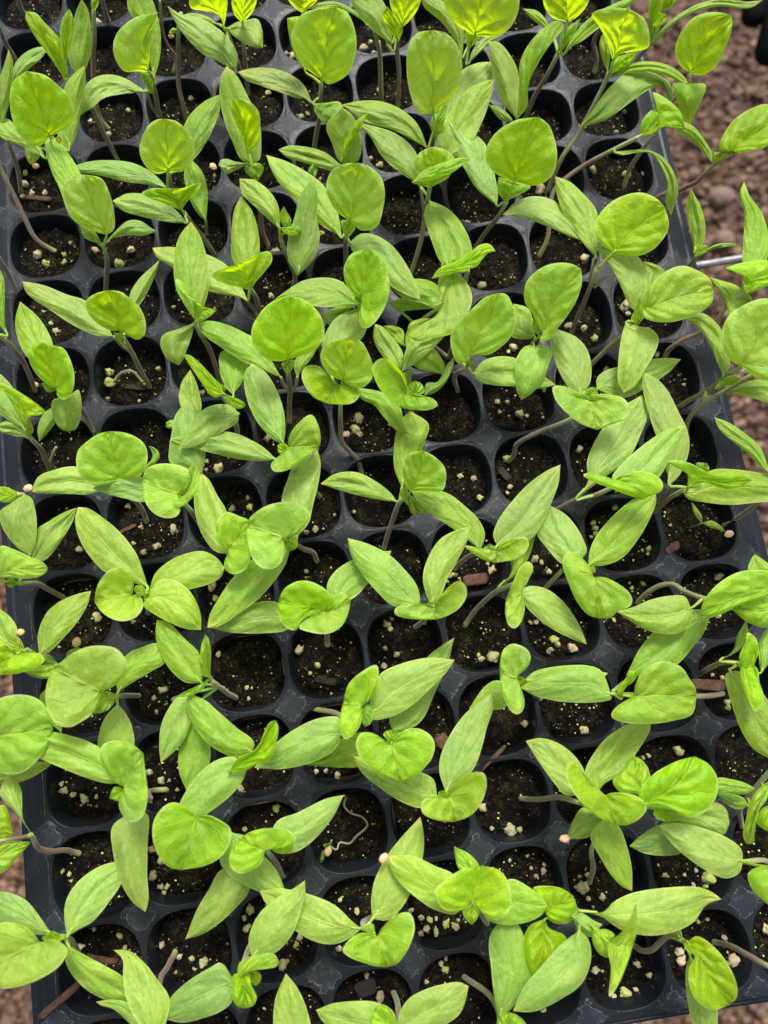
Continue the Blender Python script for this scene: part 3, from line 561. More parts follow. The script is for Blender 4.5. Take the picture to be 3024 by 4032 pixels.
s X 745 715 -.24 780 640 -.1 792 500 .1 810 420 .2 860 365 .3 950 300 .45 1092 224 .75 1212 164 1.0
t U 355 635 563 600 ; 355 580 400 520 440 500 410 432 480 465 545 530 ; 400 630 470 592 520 600 ; z .95 1.1 1.1 .1 .05
c U 230 710 498 1010 ; 320 702 400 705 470 745 520 830 532 900 ; 320 718 400 718 450 780 478 860 472 950 ; z .75 .9 .4
c U 690 765 535 560 ; 520 610 610 670 660 730 ; 600 590 650 650 690 720 ; z .9 1.0 1.1
P shoot beyond the right rim with a wide folded blade
s U 340 1010 -.2 440 920 .05 540 888 .25 620 850 .5 690 780 .75 790 715 1.0
t U 770 720 1020 560 ; 725 690 755 610 800 555 870 510 950 488 ; 850 712 950 682 ; z 1.0 1.15 1.2 .05 .1
t U 830 712 684 690 ; 740 700 ; 750 708 ; z 1.05 1.1 1.1
b U 695 765 745 705 ; 700 720 ; 735 745 ; z .85 .95 1.0
P grey-green oval leaf high over the gravel at right
s U 278 880 -.24 300 800 0 350 720 .3 430 610 .6 500 480 .8 580 400 1.1 585 345 1.25
t U 585 342 780 70 ; 535 300 517 230 545 150 610 78 700 56 ; 640 353 710 310 750 230 785 120 ; z 1.2 1.55 1.9 .1 .05
c U 580 392 588 582 ; 506 392 520 450 560 560 ; 660 397 645 460 605 545 ; z 1.1 1.1 .7
k U 290 815 -.18 20
P long ribbon leaf reaching the black tubes at top right
s U 270 420 -.2 330 290 .2 400 200 .5 440 130 .8
t U 400 180 482 68 ; 410 110 445 58 ; 435 135 470 100 ; z .85 1.0 1.1
c U 400 215 928 0 ; 460 130 530 70 620 20 720 -2 850 8 ; 480 135 580 70 720 30 870 38 ; z .7 1.0 1.0
t U 400 130 440 -130 ; 392 40 ; 455 30 ; z .9 1.2 1.4
t U 455 58 550 -60 ; 460 0 ; 510 20 ; z 1.0 1.2 1.3
P grey-green pair of leaves at the top, right of centre
s T 78 500 -.2 85 350 .15 75 230 .45 80 120 .9
s T 5 475 -.2 0 300 .25 -8 190 .5
c S 1659 430 953 70 ; 1080 80 1200 65 1300 105 1420 180 1560 290 ; 1040 25 1180 13 1300 60 1450 150 1600 260 ; z .8 1.0 .95
c S 1645 360 1320 -90 ; 1540 290 1400 160 1310 0 ; 1640 200 1600 60 1500 -70 ; z .85 1.15 1.4
t T 100 128 130 -130 ; 60 70 38 -20 60 -110 ; 150 80 187 0 180 -90 ; z 1.1 1.5 1.8 .1 .1
b T 80 197 30 30 ; 8 60 40 150 ; 75 90 102 140 ; z .9 1.1 1.3
P bright leaf at top border over a broad dark blade
s S 400 620 -.2 385 520 .2 290 240 .8
t S 270 235 150 -120 ; 250 130 120 90 0 62 0 -30 ; 290 130 300 0 260 -90 ; z 1.05 1.5 1.9 .05 .1
c S 370 580 -188 48 ; -130 170 -40 300 100 440 200 490 310 545 ; -80 115 50 135 180 200 300 300 388 460 ; z .75 1.0 1.1
c S 200 190 -80 130 ; 0 180 ; -10 108 100 120 180 160 ; z .7 .85 .9
P pair of short leaves at the top border, left of centre
s S 465 760 -.22 455 600 .1 440 440 .4 430 300 .65
t S 425 185 470 -110 ; 360 120 335 0 360 -90 ; 500 110 542 0 530 -80 ; z .9 1.3 1.6 .1 .1
c S 290 232 592 390 ; 380 180 470 160 545 155 585 240 ; 350 290 450 360 540 392 ; z .8 .95 .85
P knobby bare stem with a hanging husk at the top
s R 1522 960 -.24 1490 840 -.02 1462 720 .12 1458 500 .42 1455 290 .75 1480 100 1.0
s R 1418 600 -.23 1432 460 -.02 1370 370 .15 1330 250 .35 1305 0 .8
c R 1460 245 1375 270 ; 1410 228 ; 1420 275 ; z .8 .8 .7
k R 1398 296 .65 22
P small leaf cluster at the top border
s S 895 250 -.1 920 120 .5
t S 930 112 880 -150 ; 860 70 800 0 800 -80 ; 960 70 1035 0 1000 -100 ; z .7 1.0 1.3 .1 .1
P bare stem by a white sprout root in the top left cell
s R 210 112 -.24 180 85 -.05 150 10 .2 130 -110 .6
P bare stem entering from the top border, upper left
s R 885 198 -.24 868 120 0 845 40 .25 825 -80 .6
P bare leaning stem crossing the left border, upper rows
s V 280 710 -.24 170 645 -.05 120 555 .12 60 430 .35 0 310 .6 -30 240 .8
P lower bare leaning stem crossing the left border
s M 150 615 -.22 130 510 .0 80 395 .2 15 285 .5 -40 190 .8
P tiny bare stem ending at a leaf tip, top centre
s S 1560 825 -.2 1550 650 .15 1545 450 .5 1500 240 .9
P edge-on pale folded leaf with grey fuzzy crook
s Z 1400 1130 -.22 1350 1100 .2 1300 1060 .8 1250 1020 1.0
c Z 1200 1040 930 664 ; 1000 680 1100 780 1180 860 1200 950 ; 925 760 960 870 1010 960 1100 1035 ; z .85 .9 .85
t Z 1250 1010 1219 750 ; 1195 990 1186 920 1195 820 ; 1250 960 1253 850 1240 780 ; z 1.05 1.3 1.4 .1 .0
t Z 1255 1000 1040 1120 ; 1190 1045 1110 1085 ; 1200 1080 1110 1120 ; z 1.05 1.1 1.1
c Z 1150 1100 955 1512 ; 1060 1120 990 1210 955 1300 945 1420 ; 1140 1240 1090 1380 1020 1460 ; z .8 .8 .7
c Z 1200 1140 1110 1685 ; 1120 1280 1070 1400 1062 1560 ; 1200 1270 1246 1400 1245 1510 1180 1620 ; z .7 .65 .55
P pale arched leaf edge over four stacked blades
s z 1410 1090 -.22 1405 1030 .2 1380 950 .6 1320 830 .9
t z 1330 835 1085 595 ; 1310 780 1260 725 1190 650 1130 602 ; 1270 850 1180 740 1120 650 ; z 1.2 1.35 1.35 .0 .05
t z 1330 830 1462 900 ; 1400 855 1440 875 ; 1370 905 1430 918 ; z 1.2 1.2 1.15
b z 1325 830 1308 765 ; 1345 795 ; 1305 800 ; z 1.1 1.15 1.2
c z 1420 950 1062 1162 ; 1380 903 1320 892 1230 910 1150 980 1085 1080 ; 1408 1000 1330 1050 1230 1110 1140 1148 ; z .85 .9 .85
c z 1200 1310 1115 868 ; 1010 1240 1005 1150 1020 1060 1040 960 ; 1220 1200 1215 1080 1180 930 ; z .65 .75 .75
c z 1190 960 1130 687 ; 1085 920 1062 860 1080 760 ; 1197 900 1165 760 ; z .5 .55 .55
c z 1060 1040 985 1000 ; 990 1030 ; 1030 985 ; z .4 .4 .4
c N 350 1360 480 980 ; 285 1290 236 1140 250 1010 ; 420 1250 480 1080 ; z .65 .6 .55
P folded half-lit leaf on a straight stem crossing two cells
s K 20 965 -.24 60 830 .1 110 680 .4 150 580 .7 200 540 .85
t K 240 490 340 150 ; 205 450 180 360 182 250 230 180 ; 330 480 500 480 532 390 520 290 440 205 ; z 1.05 1.25 1.45 .1 .1
t K 230 510 300 680 ; 225 600 250 665 ; 380 650 330 570 ; z .85 .8 .75
b K 215 595 195 432 ; 150 510 ; 224 500 ; z .8 .95 1.05
c K 130 570 -492 425 ; -380 345 -200 330 -50 400 80 500 ; -380 465 -200 515 0 560 ; z .8 .9 .85
c K 170 460 240 -170 ; 110 300 105 150 150 -80 ; 240 350 350 100 390 -60 ; z .65 .65 .6
P wide crescent-shaped bright leaf with tiny hooded bud
s a 930 1080 -.22 935 950 .3 920 850 .9
t a 905 830 870 915 ; 908 770 880 700 820 635 750 620 703 670 740 790 810 870 ; 980 845 1060 858 1092 898 1040 926 950 925 ; z 1.1 1.15 1.1 .25 .1
b a 955 845 958 753 ; 903 810 930 765 ; 1012 820 990 765 ; z 1.05 1.1 1.15
"""
GRIT="""
A 480 570 45 495 685 32 505 410 32 570 435 25 440 465 12 585 490 16 1255 445 45 1240 230 35 1320 320 40 1315 535 32 1365 535 27 1340 585 20 1255 1015 32 1320 1010 28 1570 1118 30 1465 1105 28 1435 1235 20 1590 1200 22 660 1025 38 1020 1030 22 770 880 22 980 930 30
B 485 720 45 440 790 22 460 870 38 110 1150 50 20 1120 25 30 1200 20 760 1160 48 865 1010 30 895 950 28 1215 1040 32 1440 1255 28 1555 1430 45 1220 645 22 1360 735 28
C 400 805 32 330 785 28 245 730 27 530 840 40 610 855 38 370 880 30 450 920 28 450 885 25 325 920 25 630 810 20 450 800 20 1055 70 52 1130 70 25 900 60 18 1270 450 25 1320 410 30 1225 385 20 1330 355 20 1195 285 18 1050 320 18 1620 540 45 490 1160 30 525 1210 30 530 1120 20 370 1310 22 1330 1555 30 1430 1555 22
D 150 540 60 185 440 28 115 455 15 190 635 22 300 615 33 230 705 15 760 355 15 1065 400 22 1160 460 65 1145 530 25 1045 525 25 975 440 18 1085 820 22 1160 800 22 1300 950 28 1365 1140 60 950 1135 45 935 1060 40 245 1215 38 305 1225 18 590 1170 32 685 1255 27 575 1375 25 485 1400 48 400 1440 30 330 1445 15 700 1350 15 1640 880 45 1480 1215 12 810 440 25
E 395 1145 28 430 1230 38 505 1215 25 380 1275 22 430 1340 25 525 1270 35 600 1305 28 690 1340 42 790 1320 20 1220 1120 33 1320 1185 38 1395 1185 22 1445 1260 22 1225 1370 25 485 100 15 1330 450 38 1260 515 25 1430 525 28 1280 625 20 1055 465 20
F 230 160 28 460 430 20 500 435 14 475 520 18 240 555 20 1040 250 32 975 315 20 1130 295 24 885 120 40 935 455 12 1150 480 14 1580 255 28 700 1410 35 445 1585 22 1025 1115 22 1105 1110 22 1200 1150 33 410 1255 30 445 1300 30
G 130 160 33 25 255 30 35 110 25 910 175 60 820 195 30 795 165 22 1555 105 48 1440 80 30 1385 120 28 1365 140 22 1170 725 30 1055 1590 50 1130 1590 25 905 1580 20 830 1410 40 520 1510 20 1640 770 25 1410 40 40
H 155 780 42 920 940 45 635 1000 20 680 985 20 1325 590 32 1320 550 30 1280 350 22 1200 330 20
I 650 965 33 1180 985 28 1285 940 38 1425 800 45 1155 780 22 1045 610 25 1095 910 25 795 1510 42 335 1365 20 1085 1555 20
J 235 300 48 130 315 22 135 245 22 630 55 35 485 620 30 345 625 35 470 540 22 945 820 25 1020 800 35 1175 680 15 1335 655 18 945 1145 22 180 1250 55 205 1360 35 1270 30 35 1380 20 35
K 755 385 33 810 540 27 645 365 30 1615 145 35 1050 455 27 1030 500 18 905 1130 40 870 1080 18 595 1170 30 565 1180 20 640 1200 18 540 1225 18 1255 1040 40 1310 1065 22 1370 1145 28 1340 1555 35 1265 1555 25 1220 1560 20 45 1570 35 75 1610 25 85 1525 20 1020 220 35 355 1560 22
L 1185 100 40 1120 215 12 230 745 25 245 790 30 245 835 30 210 860 20 690 960 35 675 1000 18 630 970 15 635 1240 25 545 1275 22 525 1235 15 1250 1180 38 1250 1505 28 400 1540 20 405 620 28 860 765 15
M 900 1265 50 900 1175 40 880 1395 28 1295 1150 28 1140 1410 15 465 840 30 415 780 20 315 220 48 380 295 35 530 215 25 530 278 25 775 190 35 1070 185 38 980 300 50 1420 645 20 215 180 15 575 120 18
N 660 555 28 700 200 35 95 1350 35 160 1345 25 1370 1560 50 1345 1640 45 1070 45 25
O 815 475 33 755 500 18 1080 975 38 1040 1010 20 950 1415 22 1030 1420 22 1130 1520 42 970 1500 20 1190 1530 18 1320 1545 14 1530 800 35
Q 490 640 48 510 700 28 110 765 22 40 800 28 155 820 30 240 900 32 335 1155 32 740 1030 28 970 1280 18 155 255 48
R 890 1110 30 210 1510 35 265 1580 25 370 1580 25 185 1410 40 740 1000 25 1050 910 25 805 195 35 1560 810 25 190 1610 22
S 785 440 20 830 470 30 1410 400 35 1500 450 30 1470 350 22 1540 745 25 635 765 30 900 960 25 955 935 20 1540 1360 35 1470 1300 20 200 1440 18 1060 1470 20
U 128 800 20 178 560 20 238 628 14 370 815 14 185 940 14 280 525 12
X 470 865 22 400 575 18 745 420 30
"""
# ------------------------------------------------------------------ helpers
COL=scn.collection
def unp(px,py,z):
    px=np.asarray(px,float); py=np.asarray(py,float); z=np.asarray(z,float)
    px,py,z=np.broadcast_arrays(px,py,z)
    d=np.stack([(px-1512)/FPX,-(py-2016)/FPX,-np.ones_like(px)],-1)@RM
    s=(z-CAM[2])/d[...,2]
    return CAM+s[...,None]*d
TILE={'A':(0,3232),'B':(750,3232),'C':(1500,3232),'D':(2224,3232),'E':(0,2500),'F':(750,2500),'G':(1500,2500),'H':(2224,2500),
'I':(0,1700),'J':(750,1700),'K':(1500,1700),'L':(2224,1700),'M':(0,900),'N':(750,900),'O':(1500,900),'Q':(2224,900),'R':(0,0),'S':(750,0)}
TILE={k:(v[0],v[1],800/1659) for k,v in TILE.items()}
TILE.update({'Z':(0,2000,1100/1659),'z':(0,1000,1100/1659),'a':(1000,1000,1100/1659),'T':(1500,0,800/952),'U':(2224,0,800/952),'V':(0,400,800/952),'W':(750,400,800/952),'X':(1500,400,800/952),'Y':(1924,0,1100/1659)})
def tp(t,x,y): a,b,s=TILE[t]; return (a+x*s,b+y*s)
def catmull(pts,n):
    p=np.asarray(pts,float)
    if len(p)==2: 
        t=np.linspace(0,1,n)[:,None]; return p[0]*(1-t)+p[1]*t
    q=np.vstack([2*p[0]-p[1],p,2*p[-1]-p[-2]])
    out=[]
    for i in range(len(p)-1):
        a,b,c,d=q[i:i+4]
        # centripetal
        def tj(ti,u,v): return ti+max(np.linalg.norm(v-u),1e-9)**.5
        t0=0;t1=tj(t0,a,b);t2=tj(t1,b,c);t3=tj(t2,c,d)
        t=np.linspace(t1,t2,16,endpoint=False)[:,None]
        A1=(t1-t)/(t1-t0)*a+(t-t0)/(t1-t0)*b; A2=(t2-t)/(t2-t1)*b+(t-t1)/(t2-t1)*c; A3=(t3-t)/(t3-t2)*c+(t-t2)/(t3-t2)*d
        B1=(t2-t)/(t2-t0)*A1+(t-t0)/(t2-t0)*A2; B2=(t3-t)/(t3-t1)*A2+(t-t1)/(t3-t1)*A3
        out.append((t2-t)/(t2-t1)*B1+(t-t1)/(t2-t1)*B2)
    out=np.vstack(out+[p[-1:]])
    L=np.r_[0,np.cumsum(np.linalg.norm(np.diff(out,axis=0),axis=1))]
    s=np.linspace(0,L[-1],n)
    return np.stack([np.interp(s,L,out[:,k]) for k in range(out.shape[1])],1)
def mesh(name,V,F,uv=None,smooth=True):
    me=bpy.data.meshes.new(name); V=np.asarray(V,np.float32)
    me.vertices.add(len(V)); me.vertices.foreach_set('co',V.ravel())
    F=[tuple(f) for f in F] if not isinstance(F,np.ndarray) else F
    if isinstance(F,np.ndarray):
        n=F.shape[1]; me.loops.add(F.size); me.loops.foreach_set('vertex_index',F.astype(np.int32).ravel())
        me.polygons.add(len(F)); me.polygons.foreach_set('loop_start',np.arange(0,F.size,n,dtype=np.int32))
        try: me.polygons.foreach_set('loop_total',np.full(len(F),n,dtype=np.int32))
        except Exception: pass
        idx=F.ravel()
    else:
        tot=[len(f) for f in F]; idx=np.array([i for f in F for i in f],np.int32)
        me.loops.add(len(idx)); me.loops.foreach_set('vertex_index',idx)
        me.polygons.add(len(F)); st=np.r_[0,np.cumsum(tot)[:-1]].astype(np.int32); me.polygons.foreach_set('loop_start',st)
        try: me.polygons.foreach_set('loop_total',np.array(tot,np.int32))
        except Exception: pass
    if uv is not None:
        l=me.uv_layers.new(name='UVMap'); l.data.foreach_set('uv',np.asarray(uv,np.float32)[idx].ravel())
    if smooth: me.polygons.foreach_set('use_smooth',np.ones(len(me.polygons),bool))
    me.update(calc_edges=True); me.validate(); return me
def link(name,me,mat,parent=None,loc=None):
    o=bpy.data.objects.new(name,me); COL.objects.link(o)
    if me is not None and mat is not None and not me.materials: me.materials.append(mat)
    if parent is not None: o.parent=parent
    if loc is not None: o.location=[float(v) for v in loc]
    return o
def tag(o,label=None,cat=None,group=None,kind=None):
    if label: o['label']=label
    if cat: o['category']=cat
    if group: o['group']=group
    if kind: o['kind']=kind
def tube(pts,rad,seg=8):
    pts=np.asarray(pts,float); n=len(pts); V=[];F=[];U=[]
    T=np.gradient(pts,axis=0); T/=np.linalg.norm(T,axis=1)[:,None]+1e-12
    nrm=np.cross(T[0],[.3,.5,.8]); nrm/=np.linalg.norm(nrm)
    for i in range(n):
        nrm=nrm-T[i]*(nrm@T[i]); nrm/=np.linalg.norm(nrm)+1e-12; b=np.cross(T[i],nrm)
        for k in range(seg):
            a=2*math.pi*k/seg; V.append(pts[i]+rad[i]*(math.cos(a)*nrm+math.sin(a)*b)); U.append((i/(n-1),k/seg))
    for i in range(n-1):
        for k in range(seg):
            F.append((i*seg+k,i*seg+(k+1)%seg,(i+1)*seg+(k+1)%seg,(i+1)*seg+k))
    F.append(tuple(range(seg))[::-1]); F.append(tuple((n-1)*seg+k for k in range(seg)))
    return V,F,U
def vnoise(p,seed=0):        # smooth value noise, p (N,3)
    i=np.floor(p).astype(np.int64); f=p-i; f=f*f*(3-2*f); r=0
    for dx in (0,1):
        for dy in (0,1):
            for dz in (0,1):
                h=(i[:,0]+dx)*374761393+(i[:,1]+dy)*668265263+(i[:,2]+dz)*2147483647+seed*974634777
                h=(h^(h>>13))*1274126177; h=(h^(h>>16))&0xffff
                r=r+h/65535.0*(f[:,0] if dx else 1-f[:,0])*(f[:,1] if dy else 1-f[:,1])*(f[:,2] if dz else 1-f[:,2])
    return r*2-1
ORD=['first','second','third','fourth','fifth','sixth','seventh','eighth','ninth','tenth','eleventh','twelfth','thirteenth','fourteenth','fifteenth','sixteenth','seventeenth']
# ------------------------------------------------------------------ materials
class MT:
    def __init__(s,name):
        s.m=bpy.data.materials.new(name); s.m.use_nodes=True; s.nt=s.m.node_tree; s.nt.nodes.clear()
        s.out=s.n('OutputMaterial'); s.b=s.n('BsdfPrincipled'); s.l(s.b.outputs[0],s.out.inputs[0])
    def n(s,t,**k):
        x=s.nt.nodes.new('ShaderNode'+t)
        for a,v in k.items(): setattr(x,a,v)
        return x
    def l(s,a,b): s.nt.links.new(a,b)
    def v(s,sock,val):
        if isinstance(val,bpy.types.NodeSocket): s.l(val,sock)
        else: sock.default_value=val
    def math(s,op,a,b=0.0,c=None,clamp=False):
        x=s.n('Math',operation=op,use_clamp=clamp); s.v(x.inputs[0],a); s.v(x.inputs[1],b)
        if c is not None: s.v(x.inputs[2],c)
        return x.outputs[0]
    def ramp(s,x,a,b,lo=0.0,hi=1.0):
        r=s.n('MapRange',interpolation_type='SMOOTHSTEP'); s.v(r.inputs[0],x)
        r.inputs[1].default_value=a; r.inputs[2].default_value=b; r.inputs[3].default_value=lo; r.inputs[4].default_value=hi; return r.outputs[0]
    def mix(s,f,a,b,mode='MIX'):
        x=s.n('Mix',data_type='RGBA',blend_type=mode); s.v(x.inputs[0],f)
        for so,val in ((x.inputs[6],a),(x.inputs[7],b)):
            if isinstance(val,bpy.types.NodeSocket): s.l(val,so)
            else: so.default_value=(*val,1)
        return x.outputs[2]
    def noise(s,vec,scale,detail=2,rough=.5,dist=0,out=0):
        x=s.n('TexNoise'); x.inputs['Scale'].default_value=scale; x.inputs['Detail'].default_value=detail
        x.inputs['Roughness'].default_value=rough; x.inputs['Distortion'].default_value=dist
        if vec is not None: s.l(vec,x.inputs['Vector'])
        return x.outputs[out]
    def vor(s,vec,scale,feature='F1',out='Distance',rnd=1.0):
        x=s.n('TexVoronoi',feature=feature); x.inputs['Scale'].default_value=scale; x.inputs['Randomness'].default_value=rnd
        if vec is not None: s.l(vec,x.inputs['Vector'])
        return x.outputs[out]
    def bump(s,h,strength,dist):
        x=s.n('Bump'); x.inputs['Strength'].default_value=strength; x.inputs['Distance'].default_value=dist; s.l(h,x.inputs['Height']); return x.outputs[0]
def leaf_mat(name,kind,base,trans,pale,tmix):
    m=MT(name); tc=m.n('TexCoord'); geo=m.n('NewGeometry'); pos=tc.outputs['Object']
    sep=m.n('SeparateXYZ'); m.l(tc.outputs['UV'],sep.inputs[0]); u=sep.outputs[0]; v=sep.outputs[1]
    oi=m.n('ObjectInfo'); rnd=oi.outputs['Random']
    posr=m.n('VectorMath',operation='ADD'); m.l(pos,posr.inputs[0]); cmb=m.n('CombineXYZ'); m.l(m.math('MULTIPLY',rnd,3.7),cmb.inputs[0]); m.l(cmb.outputs[0],posr.inputs[1]); pos=posr.outputs[0]
    av=m.math('ABSOLUTE',m.math('SUBTRACT',m.math('MULTIPLY',v,2.0),1.0))
    wob=m.math('MULTIPLY',m.math('SUBTRACT',m.noise(pos,170,1),.5),.9 if kind=='t' else .6)
    # midrib
    ribw=m.math('MULTIPLY_ADD',m.math('SUBTRACT',1.0,u),.05,.025)
    rib=m.math('SUBTRACT',1.0,m.math('DIVIDE',av,ribw),clamp=True)
    rib=m.math('MULTIPLY',rib,m.ramp(u,.7,1,1,0.1))
    # laterals
    if kind=='t': q=m.math('ADD',m.math('SUBTRACT',m.math('MULTIPLY',u,4.0),m.math('MULTIPLY',m.math('POWER',av,.75),1.9)),m.math('MULTIPLY',wob,.8))
    else: q=m.math('ADD',m.math('SUBTRACT',m.math('MULTIPLY',u,5.0),m.math('MULTIPLY',av,2.6)),m.math('MULTIPLY',wob,.9))
    # side offset so the laterals alternate
    q=m.math('ADD',q,m.math('MULTIPLY',m.math('GREATER_THAN',v,.5),.42))
    fr=m.math('ABSOLUTE',m.math('SUBTRACT',m.math('FRACT',q),.5))
    lat=m.ramp(fr,0.0,.045 if kind=='t' else .08,1,0)
    lat=m.math('MULTIPLY',m.math('MULTIPLY',lat,m.ramp(av,.6,.9,1,0)),m.ramp(m.noise(pos,150,2),.3,.55,.25,1))
    quilt=m.ramp(fr,0,.5)
    ret=m.vor(pos,700 if kind=='t' else 800,'DISTANCE_TO_EDGE')
    retl=m.ramp(ret,0,.09,1,0)
    big=m.noise(pos,120,3,.55); mot=m.noise(pos,900,3,.7); fine=m.noise(pos,4200,2,.6)
    # colour
    c=m.mix(m.ramp(big,.3,.7),base[0],base[1])
    c=m.mix(m.math('MULTIPLY',m.ramp(mot,.46,.64),.42 if kind=='c' else .12),c,pale)
    c=m.mix(m.math('MULTIPLY',m.ramp(fine,.4,.7),.22),c,pale)
    vs_=m.math('MAXIMUM',m.math('MULTIPLY',rib,.8),m.math('MULTIPLY',lat,.6 if kind=='t' else .10))
    c=m.mix(m.math('MAXIMUM',vs_,m.math('MULTIPLY',retl,.07)),c,pale)
    edge=m.ramp(av,.90,.985,0,.65 if kind=='t' else .35); c=m.mix(edge,c,(.50,.62,.17))
    if kind=='c':
        tip=m.ramp(m.math('ADD',u,m.math('MULTIPLY',m.math('SUBTRACT',big,.5),.12)),.88,1.0,0,.8); c=m.mix(tip,c,(.55,.55,.10))
        sp=m.math('MULTIPLY',m.ramp(m.vor(pos,330),.035,.055,1,0),m.ramp(m.noise(pos,60,1),.54,.6)); c=m.mix(sp,c,(.16,.10,.03))
        scr=m.math('MULTIPLY',m.ramp(m.noise(pos,420,4,.75,1.5),.67,.72),.55); c=m.mix(scr,c,(.62,.72,.48))
    hsv=m.n('HueSaturation'); m.l(c,hsv.inputs['Color'])
    m.l(m.math('MULTIPLY_ADD',rnd,.022,.489),hsv.inputs['Hue']); m.l(m.math('MULTIPLY_ADD',m.math('FRACT',m.math('MULTIPLY',rnd,7.31)),.26,.86),hsv.inputs['Value'])
    m.l(m.math('MULTIPLY_ADD',m.math('FRACT',m.math('MULTIPLY',rnd,3.17)),.16,.90),hsv.inputs['Saturation'])
    c=hsv.outputs[0]
    m.l(c,m.b.inputs['Base Color']); m.b.inputs['Roughness'].default_value=.42 if kind=='t' else .5
    m.b.inputs['Specular IOR Level'].default_value=.46
    m.b.inputs['Sheen Weight'].default_value=.06; m.b.inputs['Sheen Roughness'].default_value=.4; m.b.inputs['Sheen Tint'].default_value=(.85,1,.85,1)
    h=m.math('ADD',m.math('MULTIPLY',quilt,.5 if kind=='t' else .12),m.math('MULTIPLY',m.math('SUBTRACT',0.0,m.math('MAXIMUM',m.math('MULTIPLY',rib,.5 if kind=='t' else .3),m.math('MULTIPLY',lat,.35 if kind=='t' else .10))),.7))
    h=m.math('ADD',h,m.math('ADD',m.math('MULTIPLY',m.noise(pos,380,3,.6),.9 if kind=='t' else .75),m.math('MULTIPLY',fine,.16)))
    nb=m.bump(h,1.0,.00085 if kind=='t' else .0006); m.l(nb,m.b.inputs['Normal'])
    tr=m.n('BsdfTranslucent'); m.l(nb,tr.inputs['Normal'])
    tcol=m.mix(m.math('MAXIMUM',m.math('MULTIPLY',rib,.8 if kind=='t' else .2),m.math('MULTIPLY',lat,.55)),trans,tuple(x*.56 for x in trans))
    tcol=m.mix(m.math('MULTIPLY',m.ramp(big,.35,.7),.10),tcol,tuple(x*.72 for x in trans))
    m.l(tcol,tr.inputs['Color'])
    ms=m.n('MixShader'); ms.inputs[0].default_value=tmix; m.l(m.b.outputs[0],ms.inputs[1]); m.l(tr.outputs[0],ms.inputs[2]); m.l(ms.outputs[0],m.out.inputs[0])
    return m.m
MC=leaf_mat('cotyledon_leaf','c',((.158,.298,.018),(.242,.395,.030)),(.56,.78,.020),(.36,.50,.085),.36)
MTL=leaf_mat('young_true_leaf','t',((.170,.378,.006),(.290,.505,.010)),(.68,.92,.006),(.50,.62,.05),.50)
def stem_mat():
    m=MT('hairy_stem'); tc=m.n('TexCoord'); oi=m.n('ObjectInfo'); sep=m.n('SeparateXYZ'); m.l(tc.outputs['UV'],sep.inputs[0]); u=sep.outputs[0]
    pos=tc.outputs['Object']
    c=m.mix(m.ramp(u,.03,.2),(.33,.34,.09),(.130,.086,.058)); c=m.mix(m.ramp(u,.66,.95),c,(.24,.29,.10))
    c=m.mix(m.math('MULTIPLY',m.ramp(oi.outputs['Random'],.45,1.0),.5),c,(.22,.25,.085)); c=m.mix(m.math('MULTIPLY',m.ramp(m.noise(pos,2500,2),.45,.7),.35),c,(.24,.20,.14))
    m.l(c,m.b.inputs['Base Color']); m.b.inputs['Roughness'].default_value=.6; m.b.inputs['Sheen Weight'].default_value=.25; m.b.inputs['Sheen Roughness'].default_value=.35
    m.b.inputs['Subsurface Weight'].default_value=.15; m.b.inputs['Subsurface Radius'].default_value=(.001,.0008,.0003)
    m.l(m.bump(m.noise(pos,3000,2),.5,.0002),m.b.inputs['Normal']); return m.m
MS=stem_mat()
def soil_mat():
    m=MT('potting_soil'); tc=m.n('TexCoord'); oi=m.n('ObjectInfo'); pos=m.n('VectorMath',operation='ADD'); m.l(tc.outputs['Object'],pos.inputs[0]); cb=m.n('CombineXYZ'); m.l(oi.outputs['Random'],cb.inputs[2]); m.l(cb.outputs[0],pos.inputs[1]); p=pos.outputs[0]
    vc=m.vor(p,900,'F1','Color'); s1=m.n('SeparateXYZ'); m.l(vc,s1.inputs[0]); r=s1.outputs[0]
    c=m.mix(m.ramp(m.noise(p,300,4,.7),.35,.7),(.0018,.0015,.0013),(.0075,.0052,.0035))
    c=m.mix(m.math('MULTIPLY',m.ramp(r,.7,.95),.8),c,(.030,.017,.010))
    mo=m.math('MULTIPLY',m.ramp(m.noise(p,170,2),.52,.68),m.ramp(m.noise(p,2600,2,.7),.5,.66)); c=m.mix(m.math('MULTIPLY',mo,.8),c,(.10,.10,.025)); fib=m.math('MULTIPLY',m.ramp(m.noise(p,500,3,.6,3.0),.60,.66),m.ramp(m.noise(p,190,2),.45,.6)); c=m.mix(m.math('MULTIPLY',fib,.7),c,(.10,.055,.025))
    v2=m.n('TexVoronoi'); v2.inputs['Scale'].default_value=1150; m.l(p,v2.inputs['Vector']); s2=m.n('SeparateXYZ'); m.l(v2.outputs['Color'],s2.inputs[0])
    sp=m.math('MULTIPLY',m.ramp(v2.outputs['Distance'],.18,.26,1,0),m.math('GREATER_THAN',s2.outputs[1],.955)); c=m.mix(sp,c,(.55,.52,.40))
    m.l(c,m.b.inputs['Base Color']); m.l(m.ramp(m.noise(p,1500,2),.3,.7,.4,.95),m.b.inputs['Roughness'])
    m.b.inputs['Specular IOR Level'].default_value=.13
    h=m.math('ADD',m.vor(p,800),m.math('MULTIPLY',m.noise(p,2200,4,.8),.9)); m.l(m.bump(h,.9,.0012),m.b.inputs['Normal']); return m.m
